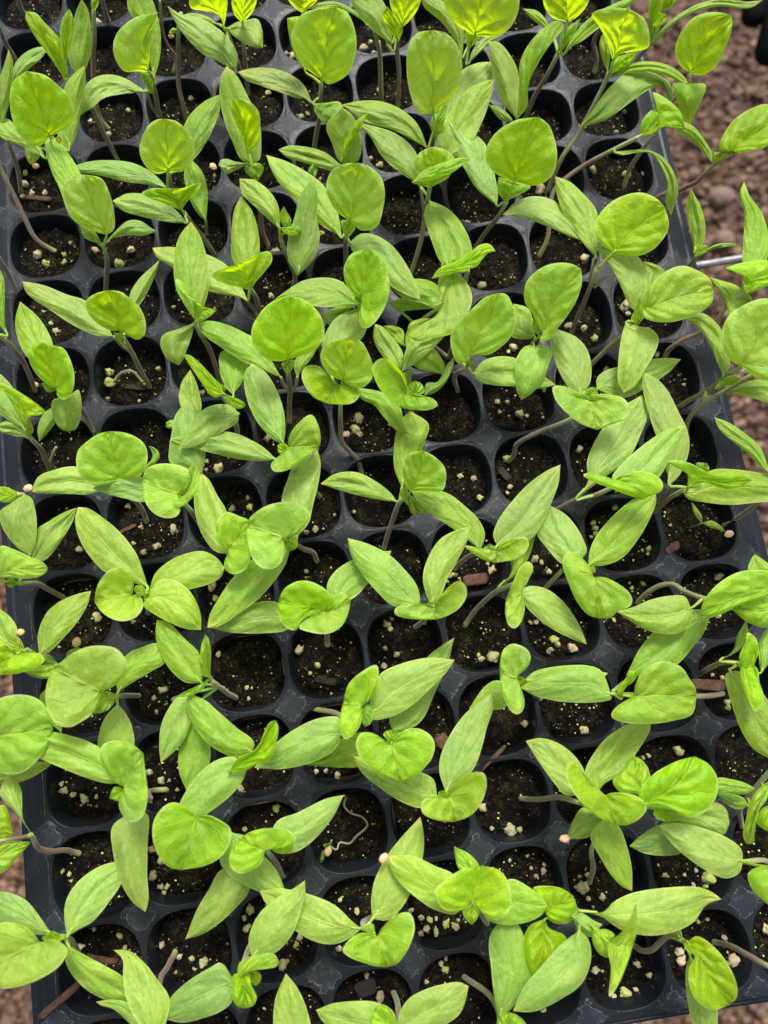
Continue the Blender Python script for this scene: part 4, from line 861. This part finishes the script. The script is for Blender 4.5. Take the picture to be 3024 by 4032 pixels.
def tray_mat():
    m=MT('black_tray_plastic'); tc=m.n('TexCoord'); uv=tc.outputs['UV']; pos=tc.outputs['Object']
    wn=m.n('TexNoise'); wn.inputs['Scale'].default_value=9; wn.inputs['Detail'].default_value=4; wn.inputs['Roughness'].default_value=.62; m.l(uv,wn.inputs['Vector'])
    sub=m.n('VectorMath',operation='SUBTRACT'); m.l(wn.outputs['Color'],sub.inputs[0]); sub.inputs[1].default_value=(.5,.5,.5)
    sc=m.n('VectorMath',operation='SCALE'); m.l(sub.outputs[0],sc.inputs[0]); sc.inputs['Scale'].default_value=.22
    ad=m.n('VectorMath',operation='ADD'); m.l(uv,ad.inputs[0]); m.l(sc.outputs[0],ad.inputs[1]); ad2=m.n('VectorMath',operation='ADD'); m.l(ad.outputs[0],ad2.inputs[0]); ad2.inputs[1].default_value=(.5,.5,0)
    sep=m.n('SeparateXYZ'); m.l(ad2.outputs[0],sep.inputs[0])
    fx=m.math('ABSOLUTE',m.math('SUBTRACT',m.math('FRACT',sep.outputs[0]),.5)); fy=m.math('ABSOLUTE',m.math('SUBTRACT',m.math('FRACT',sep.outputs[1]),.5))
    d=m.math('ADD',m.math('POWER',m.math('MULTIPLY',m.math('ADD',fx,fy),1.0),1.0),0.0)
    sel=m.ramp(m.noise(uv,1.7,2),.28,.42)
    line=m.math('MULTIPLY',m.ramp(m.math('ABSOLUTE',m.math('SUBTRACT',d,.19)),.0,.011,1,0),m.ramp(m.noise(uv,7,2),.36,.55))
    line2=m.math('MULTIPLY',m.ramp(m.math('ABSOLUTE',m.math('SUBTRACT',d,.225)),.0,.005,1,0),m.ramp(m.noise(uv,5.3,2),.54,.62))
    line=m.math('MULTIPLY',m.math('MAXIMUM',line,line2),sel)
    pad=m.math('MULTIPLY',m.ramp(d,.18,.20,1,0),.75)
    blot=m.math('MULTIPLY',m.ramp(m.noise(uv,6,5,.75),.5,.75),m.ramp(d,.35,.1,0,1))
    c=m.mix(pad,(.0095,.0112,.0150),(.019,.022,.028)); c=m.mix(m.math('MULTIPLY',blot,.7),c,(.052,.054,.062)); c=m.mix(m.math('MULTIPLY',line,.42),c,(.22,.22,.23))
    sp=m.n('TexVoronoi'); sp.inputs['Scale'].default_value=26; m.l(uv,sp.inputs['Vector']); s2=m.n('SeparateXYZ'); m.l(sp.outputs['Color'],s2.inputs[0])
    dots=m.math('MULTIPLY',m.ramp(sp.outputs['Distance'],.07,.12,1,0),m.math('GREATER_THAN',s2.outputs[0],.72)); c=m.mix(m.math('MULTIPLY',dots,.55),c,(.30,.29,.27))
    m.l(c,m.b.inputs['Base Color']); m.b.inputs['Specular IOR Level'].default_value=.13
    rr=m.math('ADD',m.ramp(m.noise(uv,12,4,.7),.3,.75,.30,.44),m.math('MULTIPLY',pad,.14)); m.l(rr,m.b.inputs['Roughness'])
    h=m.math('ADD',m.math('MULTIPLY',m.noise(uv,30,3,.6),.4),m.math('MULTIPLY',m.noise(uv,4,2),1.0)); m.l(m.bump(h,.35,.0006),m.b.inputs['Normal']); return m.m
def plain(name,c1,c2,scale,rough=.8,bs=.5,bd=.0005,objr=0.0,c3=None):
    m=MT(name); tc=m.n('TexCoord'); p=tc.outputs['Object']; oi=m.n('ObjectInfo')
    c=m.mix(m.ramp(m.noise(p,scale,4,.6),.3,.7),c1,c2)
    if c3 is not None: c=m.mix(m.ramp(oi.outputs['Random'],.5,1.0),c,c3)
    if objr:
        hv=m.n('HueSaturation'); m.l(c,hv.inputs['Color']); m.l(m.math('MULTIPLY_ADD',oi.outputs['Random'],objr,1-objr/2),hv.inputs['Value']); c=hv.outputs[0]
    m.l(c,m.b.inputs['Base Color']); m.b.inputs['Roughness'].default_value=rough
    m.l(m.bump(m.noise(p,scale*2,4,.7),bs,bd),m.b.inputs['Normal']); return m.m
MSOIL=soil_mat(); MTRAY=tray_mat()
MPERL=plain('perlite',(.42,.32,.12),(.70,.62,.40),500,.85,.7,.0006,.5,(.38,.42,.10))
MSEED=plain('seed_husk',(.46,.25,.12),(.62,.40,.23),900,.55,.4,.0002)
MBARK=plain('bark_chip',(.045,.018,.010),(.13,.055,.035),900,.8,.8,.0004,.5)
MBLK=plain('black_tube_plastic',(.0015,.0012,.0012),(.002,.002,.002),50,.7,.1,.0002); MBLK.node_tree.nodes['Principled BSDF'].inputs['Specular IOR Level'].default_value=.1
MDARK=plain('black_bark',(.006,.005,.004),(.02,.014,.01),900,.8,.8,.0004)
MWIRE=plain('galvanised_wire',(.16,.16,.165),(.26,.26,.265),400,.5,.2,.0001)
MWIRE.node_tree.nodes['Principled BSDF'].inputs['Metallic'].default_value=.8
# ------------------------------------------------------------------ gravel ground
GZ=-34.0*P
me=mesh('ground_bed',[(-2.2,-2.2,GZ-.012),(2.8,-2.2,GZ-.012),(2.8,3.2,GZ-.012),(-2.2,3.2,GZ-.012)],[(0,1,2,3)])
o=link('ground',me,plain('gravel_bed',(.05,.026,.018),(.12,.065,.045),60,.95,.5,.004)); tag(o,'reddish brown gravel ground under and around the raised tray','ground',kind='structure')
def ico():
    t=(1+5**.5)/2; v=[(-1,t,0),(1,t,0),(-1,-t,0),(1,-t,0),(0,-1,t),(0,1,t),(0,-1,-t),(0,1,-t),(t,0,-1),(t,0,1),(-t,0,-1),(-t,0,1)]
    f=[(0,11,5),(0,5,1),(0,1,7),(0,7,10),(0,10,11),(1,5,9),(5,11,4),(11,10,2),(10,7,6),(7,1,8),(3,9,4),(3,4,2),(3,2,6),(3,6,8),(3,8,9),(4,9,5),(2,4,11),(6,2,10),(8,6,7),(9,8,1)]
    return [np.array(x)/np.linalg.norm(x) for x in v],f
def subdiv(v,f):
    v=list(v);c={};nf=[]
    def mid(a,b):
        k=(min(a,b),max(a,b))
        if k not in c: q=v[a]+v[b]; v.append(q/np.linalg.norm(q)); c[k]=len(v)-1
        return c[k]
    for a,b,d in f:
        x,y,z=mid(a,b),mid(b,d),mid(d,a); nf+=[(a,x,z),(b,y,x),(d,z,y),(x,y,z)]
    return v,nf
I0=ico(); I1=subdiv(*I0); I2=subdiv(*I1); I3=subdiv(*I2)
def blob(I,seed,amp=.25,fr=1.4,sc=(1,1,1)):
    v=np.array(I[0]); d=1+amp*vnoise(v*fr+seed*7.3,seed)+amp*.5*vnoise(v*fr*2.3+seed*3.1,seed+9); return v*d[:,None]*np.array(sc)
gv=[];gf=[];off=0
stones=[blob(I1,s,.3,1.2,(1,.8,.6)) for s in range(8)]; F1=np.array(I1[1])
step=.0108
xs=np.arange(-.75,1.15,step); ys=np.arange(-.75,1.25,step); cnt=0
SV=[];SF=[];SC=[]
for x in xs:
    for y in ys:
        for layer in (0,):
            s=.0050*(.6+rng.random()**3*1.7); B=stones[rng.integers(8)]
            a=rng.random()*6.28; ca,sa=math.cos(a),math.sin(a); t=rng.random(3)
            Q=B[:,[0,1,2]] if t[0]<.5 else B[:,[1,2,0]]
            Rz=np.array([[ca,sa,0],[-sa,ca,0],[0,0,1]]); V=(Q@Rz)*s*np.array([1+.5*t[1],1,1])
            V=V+np.array([x+rng.uniform(-.5,.5)*step,y+rng.uniform(-.5,.5)*step,GZ-.004+rng.uniform(-.004,.008)])
            SV.append(V); SF.append(F1+off); off+=len(V); SC.append(np.full(len(V),rng.random()))
SVa=np.vstack(SV); SFa=np.vstack(SF); uvs=np.stack([np.concatenate(SC),np.zeros(len(SVa))],1)
me=mesh('gravel',SVa,SFa,uv=uvs)
def gravel_mat():
    m=MT('red_gravel'); tc=m.n('TexCoord'); sp=m.n('SeparateXYZ'); m.l(tc.outputs['UV'],sp.inputs[0]); r=sp.outputs[0]
    cr=m.n('ValToRGB'); e=cr.color_ramp.elements; e[0].position=0; e[0].color=(.05,.022,.012,1); e[1].position=1; e[1].color=(.25,.155,.095,1)
    for p_,c_ in ((.3,(.14,.066,.033)),(.6,(.075,.043,.027)),(.85,(.19,.115,.07))): x=e.new(p_); x.color=(*c_,1)
    m.l(r,cr.inputs[0]); c=m.mix(m.ramp(m.noise(tc.outputs['Object'],220,3,.7),.3,.7),cr.outputs[0],(.10,.06,.045),'MIX'); 
    c2=m.mix(.6,c,cr.outputs[0]); m.l(c2,m.b.inputs['Base Color']); m.b.inputs['Roughness'].default_value=.8
    m.l(m.bump(m.noise(tc.outputs['Object'],300,3),.5,.002),m.b.inputs['Normal']); return m.m
MGR=gravel_mat()
o=link('gravel',me,MGR); tag(o,'loose reddish brown volcanic gravel covering the ground far below','gravel',kind='stuff')
# a few large rounded cobbles lying on the gravel
def at_depth(px,py,z): return unp(px,py,z/P)*P
MCOB=plain('cobble',(.11,.068,.05),(.17,.11,.085),60,.85,.8,.004)
for i,(px,py,rpx,lab) in enumerate([(2840,775,52,'grey rounded cobble on gravel, the upper of two'),(2850,940,44,'tan half-buried cobble below the grey one'),(2860,1690,45,'pale brown cobble near the tray edge'),(2790,640,0,'')]):
    if not rpx: continue
    c=at_depth(px,py,GZ+.01); D=abs((c/P-CAM)@RM[2])*P; r=rpx/FPX*D
    me=mesh('cobble',blob(I3,20+i,.12,1.0,(1,.85,.6))*r,np.array(I3[1])); o=link('cobble',me,MCOB,loc=c); tag(o,lab,'stone','cobbles on the gravel')
# wire of the bench the tray stands on
def px_tube(name,pts,r,mat,seg=14,nn=24,cap=True):
    W=np.array([unp(x,y,z) for x,y,z in pts])*P; W=catmull(W,nn); rad=np.full(nn,r)
    if cap: 
        e=np.minimum(np.arange(nn),np.arange(nn)[::-1])/4.0; rad=r*np.sqrt(np.clip(1-(1-np.clip(e,0,1))**2,.02,1))
    V,F,U=tube(W,rad,seg); c=W[0]; return link(name,mesh(name,np.array(V)-c,F,U),mat,loc=c)
zw=-2.0
o=px_tube('bench_wire',[(2350,1110,zw),(2780,1040,zw),(3000,1003,zw),(3200,970,zw)],.0018,MWIRE,cap=False); tag(o,'galvanised wire rod of the bench under the right tray edge','bench rail')
# black tubes hanging in the top right corner
o=px_tube('black_tube',[(3008,-160,-14.2),(2998,-60,-14.4),(2982,20,-14.6),(2972,72,-14.8),(2968,112,-15.0)],.0145,MBLK,20); tag(o,'black rounded tube end at the top right, the upper one','tube','black tubes beyond the tray')
o=px_tube('black_tube',[(3120,-120,-14),(3085,20,-14.3),(3052,120,-14.6),(3030,200,-15),(3022,255,-15.1)],.0155,MBLK,20); tag(o,'black slanting tube end cut by the right border, the lower one','tube','black tubes beyond the tray')
# ------------------------------------------------------------------ tray
PADS=[(2,0,952,3921),(3,0,1280,3844),(4,0,1630,3787),(6,0,2240,3665),(8,0,2938,3560),(1,1,550,3615),(2,1,900,3540),(3,1,1227,3463),(5,1,1884,3335),(6,1,2194,3305),
(3,2,1174,3122),(2,2,870,3180),(4,2,1500,3085),(3,3,1160,2780),(5,3,1775,2678),(6,3,2093,2611),(7,3,2388,2590),(8,3,2735,2555),(8,2,2783,2866),
(4,4,1418,2411),(8,4,2639,2238),(4,5,1371,2100),(5,5,1672,2064),(4,6,1325,1813),(6,6,1928,1726),(6,5,1950,2005),(3,6,1025,1859),
(1,7,366,1609),(1,8,347,1344),(1,9,328,1083),(2,7,670,1585),(2,8,646,1281),(3,4,1113,2457),(2,12,550,320),(1,11,332,570),(4,12,1116,258),(4,11,1131,503),(3,11,861,506),(3,12,822,295),(4,13,1078,53),
(8,10,2274,538),(8,11,2241,336),(7,-1,2658,3955),(6,-1,2320,4005)]
PC=np.array([[a,b] for a,b,_,_ in PADS],float)
PO=np.array([unp(x,y,0)[:2]-[a,b] for a,b,x,y in PADS])
def warp(q):
    q=np.atleast_2d(np.asarray(q,float)); d2=((q[:,None,:]-PC[None])**2).sum(-1); wt=np.exp(-d2/(2*.55**2))+.25*np.exp(-d2/(2*1.6**2))
    s=wt.sum(1)[:,None]; off=(wt@PO)/(s+.12)
    return q+off
NC,R0,R1=9,-1,16
TH=np.arange(48)*math.pi/24+math.pi/4
cs,sn=np.cos(TH),np.sin(TH); sq=.5/np.maximum(abs(cs),abs(sn)); bx,by=cs*sq,sn*sq
def sup(a,n): k=(abs(cs)**n+abs(sn)**n)**(-1/n)*a; return cs*k,sn*k
rings=[(bx,by,0.0)]
ex,ey=sup(.478,2.65); rings.append((bx*.5+ex*.5,by*.5+ey*.5,-.001))
for a,n,z in ((.483,2.6,-.003),(.477,2.6,-.010),(.470,2.6,-.022),(.463,2.65,-.045),(.457,2.7,-.09),(.436,2.9,-.3),(.405,3.5,-.6),(.38,3.5,-.95)):
    ex,ey=sup(a,n); ex=np.clip(ex,-.5,.5); rings.append((ex,ey,z))
V=[];F=[];U=[];off=0
for r in range(R0,R1):
    for c in range(NC):
        for (x,y,z) in rings:
            zz=np.full(48,z)
            q=np.stack([c+.5+x,r+.5+y],1); wq=warp(q)
            # pads at the corners sit a hair proud of the webs, webs crown softly
            if z>-.01:
                dd=np.abs(q[:,0]-np.round(q[:,0]))+np.abs(q[:,1]-np.round(q[:,1])); zz=zz-.010*np.clip((dd-.2)/.1,0,1)
            V.append(np.c_[wq,zz]); U.append(q)
        for i in range(len(rings)-1):
            a=off+i*48+np.arange(48); b=off+i*48+(np.arange(48)+1)%48; F.append(np.stack([a,b,b+48,a+48],1))
        off+=48*len(rings)
V=np.vstack(V);U=np.vstack(U);F=np.vstack(F)
# weld by rounding the undistorted coordinates
key={};remap=np.zeros(len(V),int);keep=[]
for i,(u,z) in enumerate(zip(U,V[:,2])):
    k=(round(u[0],4),round(u[1],4),round(z,4))
    if k not in key: key[k]=len(keep); keep.append(i)
    remap[i]=key[k]
V=V[keep];U=U[keep];F=remap[F]
org=np.array([4.5,7.5,0])
tray=bpy.data.objects.new('seedling_tray',None); COL.objects.link(tray); tray.location=[float(v) for v in org*P]
tag(tray,'black plastic plug tray with rounded square cells full of soil and seedlings','seed tray')
link('cell_grid',mesh('cell_grid',(V-org)*P,F,U),MTRAY,tray)
# rim: profile swept round the rectangle
prof=[(0,0),(.09,-.004),(.15,-.016),(.185,-.034),(.205,-.036),(.225,-.026),(.25,-.03),(.272,-.05),(.29,-.048),(.315,-.056),(.335,-.09),(.352,-.30),(.375,-.62)]
path=[]
N=6
for i in range(NC*N): path.append((i/N,R0,0,-1))
for i in range((R1-R0)*N): path.append((NC,R0+i/N,1,0))
for i in range(NC*N): path.append((NC-i/N,R1,0,1))
for i in range((R1-R0)*N): path.append((0,R1-i/N,-1,0))
V=[];U=[];F=[];n=len(path)
for (x,y,nx,ny) in path:
    # mitre the corners
    cx = (x in (0,NC)) and (y in (R0,R1))
    dx=(-1 if x==0 else 1 if x==NC else 0) if cx else nx
    dy=(-1 if y==R0 else 1 if y==R1 else 0) if cx else ny
    w0=warp([(x,y)])[0]
    for d,z in prof:
        fx=.93 if dx<0 else 1.0; fy=.42 if dy<0 else 1.0
        V.append((w0[0]+dx*d*fx, w0[1]+dy*d*fy, z)); U.append((x+dx*d,y+dy*d))
m_=len(prof)
for i in range(n):
    for k in range(m_-1): F.append((i*m_+k,((i+1)%n)*m_+k,((i+1)%n)*m_+k+1,i*m_+k+1))
link('rim',mesh('rim',(np.array(V)-org)*P,F,U),MTRAY,tray)
# ------------------------------------------------------------------ soil plugs
def soil_mesh(s):
    nr,na=26,64; V=[(0,0,0)]; 
    for i in range(1,nr+1):
        for k in range(na):
            a=2*math.pi*k/na; c,s_=math.cos(a),math.sin(a); q=(abs(c)**3.2+abs(s_)**3.2)**(-1/3.2)*.436*i/nr; V.append((c*q,s_*q,0))
    V=np.array(V); rr=np.linalg.norm(V[:,:2],axis=1)
    z=.035*vnoise(V*4+s*9.1,s)+.028*vnoise(V*13+s*5,s+1)+.020*np.abs(vnoise(V*30+s*2,s+2))+.012*vnoise(V*60,s+3)
    V[:,2]=z-.05*np.clip((rr-.36)/.12,0,1)
    F=[(0,1+k,1+(k+1)%na) for k in range(na)]
    for i in range(nr-1):
        for k in range(na):
            a=1+i*na+k; b=1+i*na+(k+1)%na; F.append((a,a+na,b+na,b))
    return mesh('soil_plug',V*P,F)
SM=[soil_mesh(s) for s in range(9)]
SOILZ={}
for r in range(R0,R1):
    for c in range(NC):
        me=SM[rng.integers(9)]; z=-.29+rng.uniform(-.06,.05); SOILZ[(c,r)]=z
        ctr=warp([(c+.5,r+.5)])[0]
        ex=warp([(c,r+.5),(c+1,r+.5),(c+.5,r),(c+.5,r+1)]); sx=ex[1,0]-ex[0,0]; sy=ex[3,1]-ex[2,1]
        o=link('soil_plug',me,MSOIL,loc=(ctr[0]*P,ctr[1]*P,z*P)); o.scale=(float(sx)*.995,float(sy)*.995,1); o.rotation_euler=(0,0,float(rng.integers(4))*math.pi/2)
        rng.integers(4)
        tag(o,f'dark potting soil plug, {ORD[c]} cell from the left, {ORD[r+1]} row from the front','soil plug','soil plugs filling the tray cells')
def soil_at(x,y):
    return SOILZ.get((int(math.floor(x)),int(math.floor(y))),-.27)
# perlite crumbs
PM=[mesh('perlite_crumb',blob(I2,40+s,.42,1.7,(1,.85+.15*(s%2),.75)),np.array(I2[1])) for s in range(7)]
for m_ in PM: m_.materials.append(MPERL)
lst=[]
for line in GRIT.strip().splitlines():
    t=line.split(); tl=t[0]; v=[float(x) for x in t[1:]]
    for i in range(0,len(v),3):
        x,y=tp(tl,v[i],v[i+1]); lst.append((v[i+2]*TILE[tl][2],x,y))
lst.sort(reverse=True); lst=lst[:298]
PCELL={}
for rp,x,y in lst:
    q=unp(x,y,-.25); z=soil_at(q[0],q[1]); q=unp(x,y,z+.01); D=abs((q-CAM)@RM[2]); rr=rp/FPX*D*.9
    o=bpy.data.objects.new('perlite_crumb',PM[rng.integers(7)]); COL.objects.link(o); o.location=[float(k) for k in (q*P+np.array([0,0,rr*.35*P]))]
    o.scale=[float(rr*P)]*3; o.rotation_euler=[float(a) for a in rng.uniform(0,6.28,3)]
    kc=(int(np.clip(math.floor(q[0]),0,8)),int(np.clip(math.floor(q[1])+1,0,16))); PCELL[kc]=PCELL.get(kc,0)+1; kk=PCELL[kc]
    tag(o,('largest' if kk==1 else ORD[kk-1]+' largest')+f' perlite crumb in the {ORD[kc[0]]} cell from left, {ORD[kc[1]]} row from front','perlite crumb','perlite crumbs on the soil')
# fine grit, uncountable
V=[];F=[];off=0; FB=np.array(I1[1]); BB=[blob(I1,60+s,.35,1.6) for s in range(4)]
for r in range(R0,R1):
    for c in range(NC):
        for k in range(rng.integers(14,46)):
            a=rng.random()*6.28; ra=.40*math.sqrt(rng.random()); x,y=c+.5+ra*math.cos(a),r+.5+ra*math.sin(a); s=.0035+.010*rng.random()**3
            wq=warp([(x,y)])[0]; B=BB[rng.integers(4)]*s; V.append(B+np.array([wq[0],wq[1],SOILZ[(c,r)]+.02+.014*rng.random()])); F.append(FB+off); off+=len(B)
o=link('perlite_grit',mesh('perlite_grit',np.vstack(V)*P,np.vstack(F)),MPERL); tag(o,'fine pale perlite grit sprinkled over the soil','perlite grit',kind='stuff')
# bark chips and twigs
def chip(tl,x0,y0,x1,y1,wd,lab,z=None,cat='bark chip',th=.35,grp='bark chips in the tray'):
    a=unp(*tp(tl,x0,y0),-.2); b=unp(*tp(tl,x1,y1),-.2); zz=(soil_at(a[0],a[1])+.03) if z is None else z
    a=unp(*tp(tl,x0,y0),zz); b=unp(*tp(tl,x1,y1),zz); c=(a+b)/2; L=np.linalg.norm(b-a)/2; D=abs((c-CAM)@RM[2]); wr=wd*TILE[tl][2]/FPX*D/2
    v=np.array(I3[0]); v=np.sign(v)*np.abs(v)**.45; v/=np.abs(v).max(); v=v+.10*np.stack([vnoise(v*2.1+len(lab),3),vnoise(v*2.1,5),vnoise(v*3,7)],1)
    v=v+.05*vnoise(v*9,11)[:,None]
    v=v*np.array([L,wr,wr*th]); o=link('bark_chip' if cat=='bark chip' else 'twig',mesh('bark_chip',v*P,np.array(I3[1]),smooth=True),MDARK if ('black' in lab or 'dark' in lab) else MBARK,loc=c*P); d=b-a; o.rotation_euler=(0,0,float(math.atan2(d[1],d[0]))); tag(o,lab,cat,grp)
chip('K',675,1225,870,1190,92,'blocky brick-red bark chip near the tray middle')
chip('F',1020,358,1185,386,60,'black oval bark chip in an empty cell')
chip('G',460,900,545,830,100,'red-brown bark chip in shade under a long blade')
chip('H',1030,400,1315,415,85,'long red-brown bark strip across a cell wall',z=.02)
chip('L',830,985,930,910,60,'rusty bark flake on the web beside the tiny sprout',z=.01)
chip('B',1350,1400,1510,1330,120,'flat black bark flake in the front row cell')
chip('M',1020,1290,1190,1300,45,'dark splinter of bark under the looped stem')
chip('K',965,300,1050,390,60,'small purple-brown bark chip in a dark cell')
chip('A',330,1600,640,1335,55,'long reddish twig lying over the front left rim',z=.03,cat='twig',th=.8,grp='twigs on the tray')
chip('G',815,1105,1015,905,32,'thin brown twig lying across a cell wall',z=-.03,cat='twig',th=.8,grp='twigs on the tray')
chip('A',700,1105,950,1150,45,'short yellowish old stem piece in the front left cell',cat='twig',th=.8,grp='twigs on the tray')
chip('I',970,830,1110,760,28,'curved yellowish stem piece on soil beside a grey stem',cat='twig',th=.8,grp='twigs on the tray')
chip('R',200,1615,420,1630,42,'thick yellow root piece with cream grains at left',cat='twig',th=.8,grp='twigs on the tray')
# ------------------------------------------------------------------ seedlings
def leaf_mesh(kind,b,t,L,Rr,z,lift,node,seed):
    nt_={'c':26,'t':38,'b':14}[kind]; ns={'c':7,'t':10,'b':4}[kind]
    el=catmull([b]+L+[t],nt_); er=catmull([b]+Rr+[t],nt_)
    u=np.linspace(0,1,nt_)
    line=np.array(b)[None]*(1-u[:,None])+np.array(t)[None]*u[:,None]; mean=(el+er)/2
    wmax={'c':1.0,'t':.45,'b':.6}[kind]; ww=(wmax*np.clip(u/.22,0,1))[:,None] if kind=='c' else wmax*(u*(1-u)*4)[:,None]**.5
    mid=line*(1-ww)+mean*ww
    zb,zm,zt=z; zz=zb*(1-u)*(1-2*u)+zm*4*u*(1-u)+zt*u*(2*u-1)
    env=np.sin(math.pi*np.clip(u,0,1))**.6
    ss=np.linspace(-1,1,2*ns+1); V=[];U=[]
    rs=np.random.default_rng(seed); ph=rs.uniform(0,50,3)
    for i in range(nt_):
        s=np.abs(ss)[:,None]; e=np.where((ss<0)[:,None],el[i],er[i]); px=mid[i]*(1-s)+e*s
        lf=np.where(ss<0,lift[0],lift[1])*(1.7 if kind=='t' else 1); h=zz[i]+lf*np.abs(ss)**1.7*env[i]-.018*env[i]*np.exp(-(ss/.16)**2)
        # every blade bulges, waves and puckers a little
        camber=(-.075 if kind=='c' else -.04)*(np.abs(ss)**2)*env[i]
        q=np.stack([np.full(len(ss),u[i]*3.0),ss*1.6,np.zeros(len(ss))],1)+ph
        pk=(.045 if kind=='c' else .042)*env[i]*vnoise(q,seed%97)+(.014 if kind=='c' else .018)*env[i]*vnoise(q*2.6+3,seed%89)+(0 if kind=='c' else .006)*env[i]*vnoise(q*6,seed%83)
        h=h+camber+pk*np.clip(1.15-np.abs(ss)*.35,0,1)
        if kind=='t':
            rr_=np.clip((np.abs(ss)-.55)/.45,0,1); h=h-.085*env[i]*rr_**2-.11*max(0,(u[i]-.68)/.32)**2*(zt-zb+.25)
            av=np.abs(ss); qq=u[i]*4.0-av**.75*1.9+(ss>0)*.42+.25*vnoise(q*1.5,7); frr=np.abs((qq%1)-.5)*2
            h=h+.012*env[i]*(np.clip(frr/.55,0,1)-.6)*np.clip((1-av)/.3,0,1)*np.clip(av/.12,0,1)
        V.append(unp(px[:,0],px[:,1],h)); U.append(np.stack([np.full(len(ss),u[i]),ss*.5+.5],1))
    V=np.vstack(V);U=np.vstack(U);m=2*ns+1
    F=[(i*m+j,i*m+j+1,(i+1)*m+j+1,(i+1)*m+j) for i in range(nt_-1) for j in range(m-1)]
    base=V[ns]
    if node is not None:
        d=np.linalg.norm(node-base)
        if .03<d<.75:
            k=V[3*m+ns]; p=catmull([node,(node+base)/2+np.array([0,0,.02]),base,k],9)
            tv,tf,tu=tube(p,np.linspace(.020,.011,9),6); o=len(V); V=np.vstack([V,np.array(tv)]); U=np.vstack([U,np.tile([[.05,.5]],(len(tv),1))]); F=F+[tuple(o+a for a in f) for f in tf]
    return V,F,U
plants=[];cur=None
for line in DATA.strip().splitlines():
    if line[0]=='#': continue
    if line[0]=='P': cur={'f':line[2:].strip(),'i':[]}; plants.append(cur)
    else: cur['i'].append(line)
for pi,pl in enumerate(plants):
    stems=[];leaves=[];seeds=[]
    for ln in pl['i']:
        k=ln[0]; tl=ln[2]
        if k=='s':
            v=[float(a) for a in ln[4:].split()]; stems.append(np.array([unp(*tp(tl,v[i],v[i+1]),v[i+2]) for i in range(0,len(v),3)]))
        elif k=='k':
            v=[float(a) for a in ln[4:].split()]; seeds.append((tl,v))
        else:
            ps=ln[4:].split(';'); h=[float(a) for a in ps[0].split()]; L=[float(a) for a in ps[1].split()]; R_=[float(a) for a in ps[2].split()]; z=[float(a) for a in ps[3].split()[1:]]
            g=lambda q:[tp(tl,q[i],q[i+1]) for i in range(0,len(q),2)]
            gl=g
            def g(q,bb=tp(tl,h[0],h[1]),tt=tp(tl,h[2],h[3])):
                a=gl(q); ln_=lambda s_: sum(math.dist(s_[i],s_[i+1]) for i in range(len(s_)-1))
                best=min((a,a[::-1]),key=lambda s_: ln_([bb]+s_+[tt]))
                if ln_([bb]+best+[tt])>2.6*math.dist(bb,tt) and ln_([bb]+best+[tt])>350: print('LONG',pl['f'],ln)
                return best
            leaves.append((k,tp(tl,h[0],h[1]),tp(tl,h[2],h[3]),g(L),g(R_),z[:3],(z[3:]+[.03,.03])[:2] if len(z)>3 else [.02,.02]))
    # put the foot of the main stem on its soil
    if stems and stems[0][0][2]<-.1:
        f=stems[0][0]; zs=soil_at(f[0],f[1])+.0; stems[0][0]=[f[0],f[1],zs-.02]
    foot=stems[0][0].copy() if stems else leaves[0] and unp(*leaves[0][1],.3)
    root=bpy.data.objects.new('seedling',None); COL.objects.link(root); root.location=[float(a) for a in foot*P]; root.empty_display_size=.005
    c_=int(np.clip(math.floor(foot[0]),0,8)); r_=int(np.clip(math.floor(foot[1])+1,0,16))
    lab=pl['f']
    if len(lab.split())<=9: lab+=f', {ORD[c_]} cell, {ORD[r_]} row from front'
    tag(root,lab,'seedling','young green seedlings growing in the tray')
    for j,s in enumerate(stems):
        n=max(14,len(s)*5); W=catmull(s,n); thin='wilted' in pl['f'] or 'tiny two' in pl['f'] or 'tiny sprout' in pl['f']
        r0=.0125 if thin else (.031 if j==0 else .020); rad=r0*np.interp(np.linspace(0,1,n),[0,.1,.6,1],[1.12,1.0,1.0,.82])
        V,F,U=tube(W,rad,10); V=np.array(V)
        V+= (.0025*vnoise(V*9,pi))[:,None]
        link('stem',mesh('stem',(V-foot)*P,F,U),MS,root)
    node=stems[0][-1] if stems else None
    for j,(k,b,t,L,R_,z,lf) in enumerate(leaves):
        nd=None
        if stems:
            bb=unp(*b,z[0]); ends=[s[-1] for s in stems]+[stems[0][i] for i in range(len(stems[0])//2,len(stems[0]))]
            ds=[np.linalg.norm(e-bb) for e in ends]; nd=ends[int(np.argmin(ds))]
        V,F,U=leaf_mesh(k,b,t,L,R_,z,lf,nd,pi*31+j*7+1)
        nm={'c':'cotyledon','t':'true_leaf','b':'young_leaf'}[k]
        link(nm,mesh(nm,(V-foot)*P,F,U),MC if k=='c' else MTL,root)
    for tl,v in seeds:
        q=unp(*tp(tl,v[0],v[1]),v[2]); D=abs((q-CAM)@RM[2]); rr=v[3]*TILE[tl][2]/FPX*D
        me=mesh('seed_coat',blob(I3,70+pi,.12,1.6,(1,.78,.6))*rr*P,np.array(I3[1])); link('seed_coat',me,MSEED,root,loc=(q-foot)*P).rotation_euler=(0,0,pi*1.3)
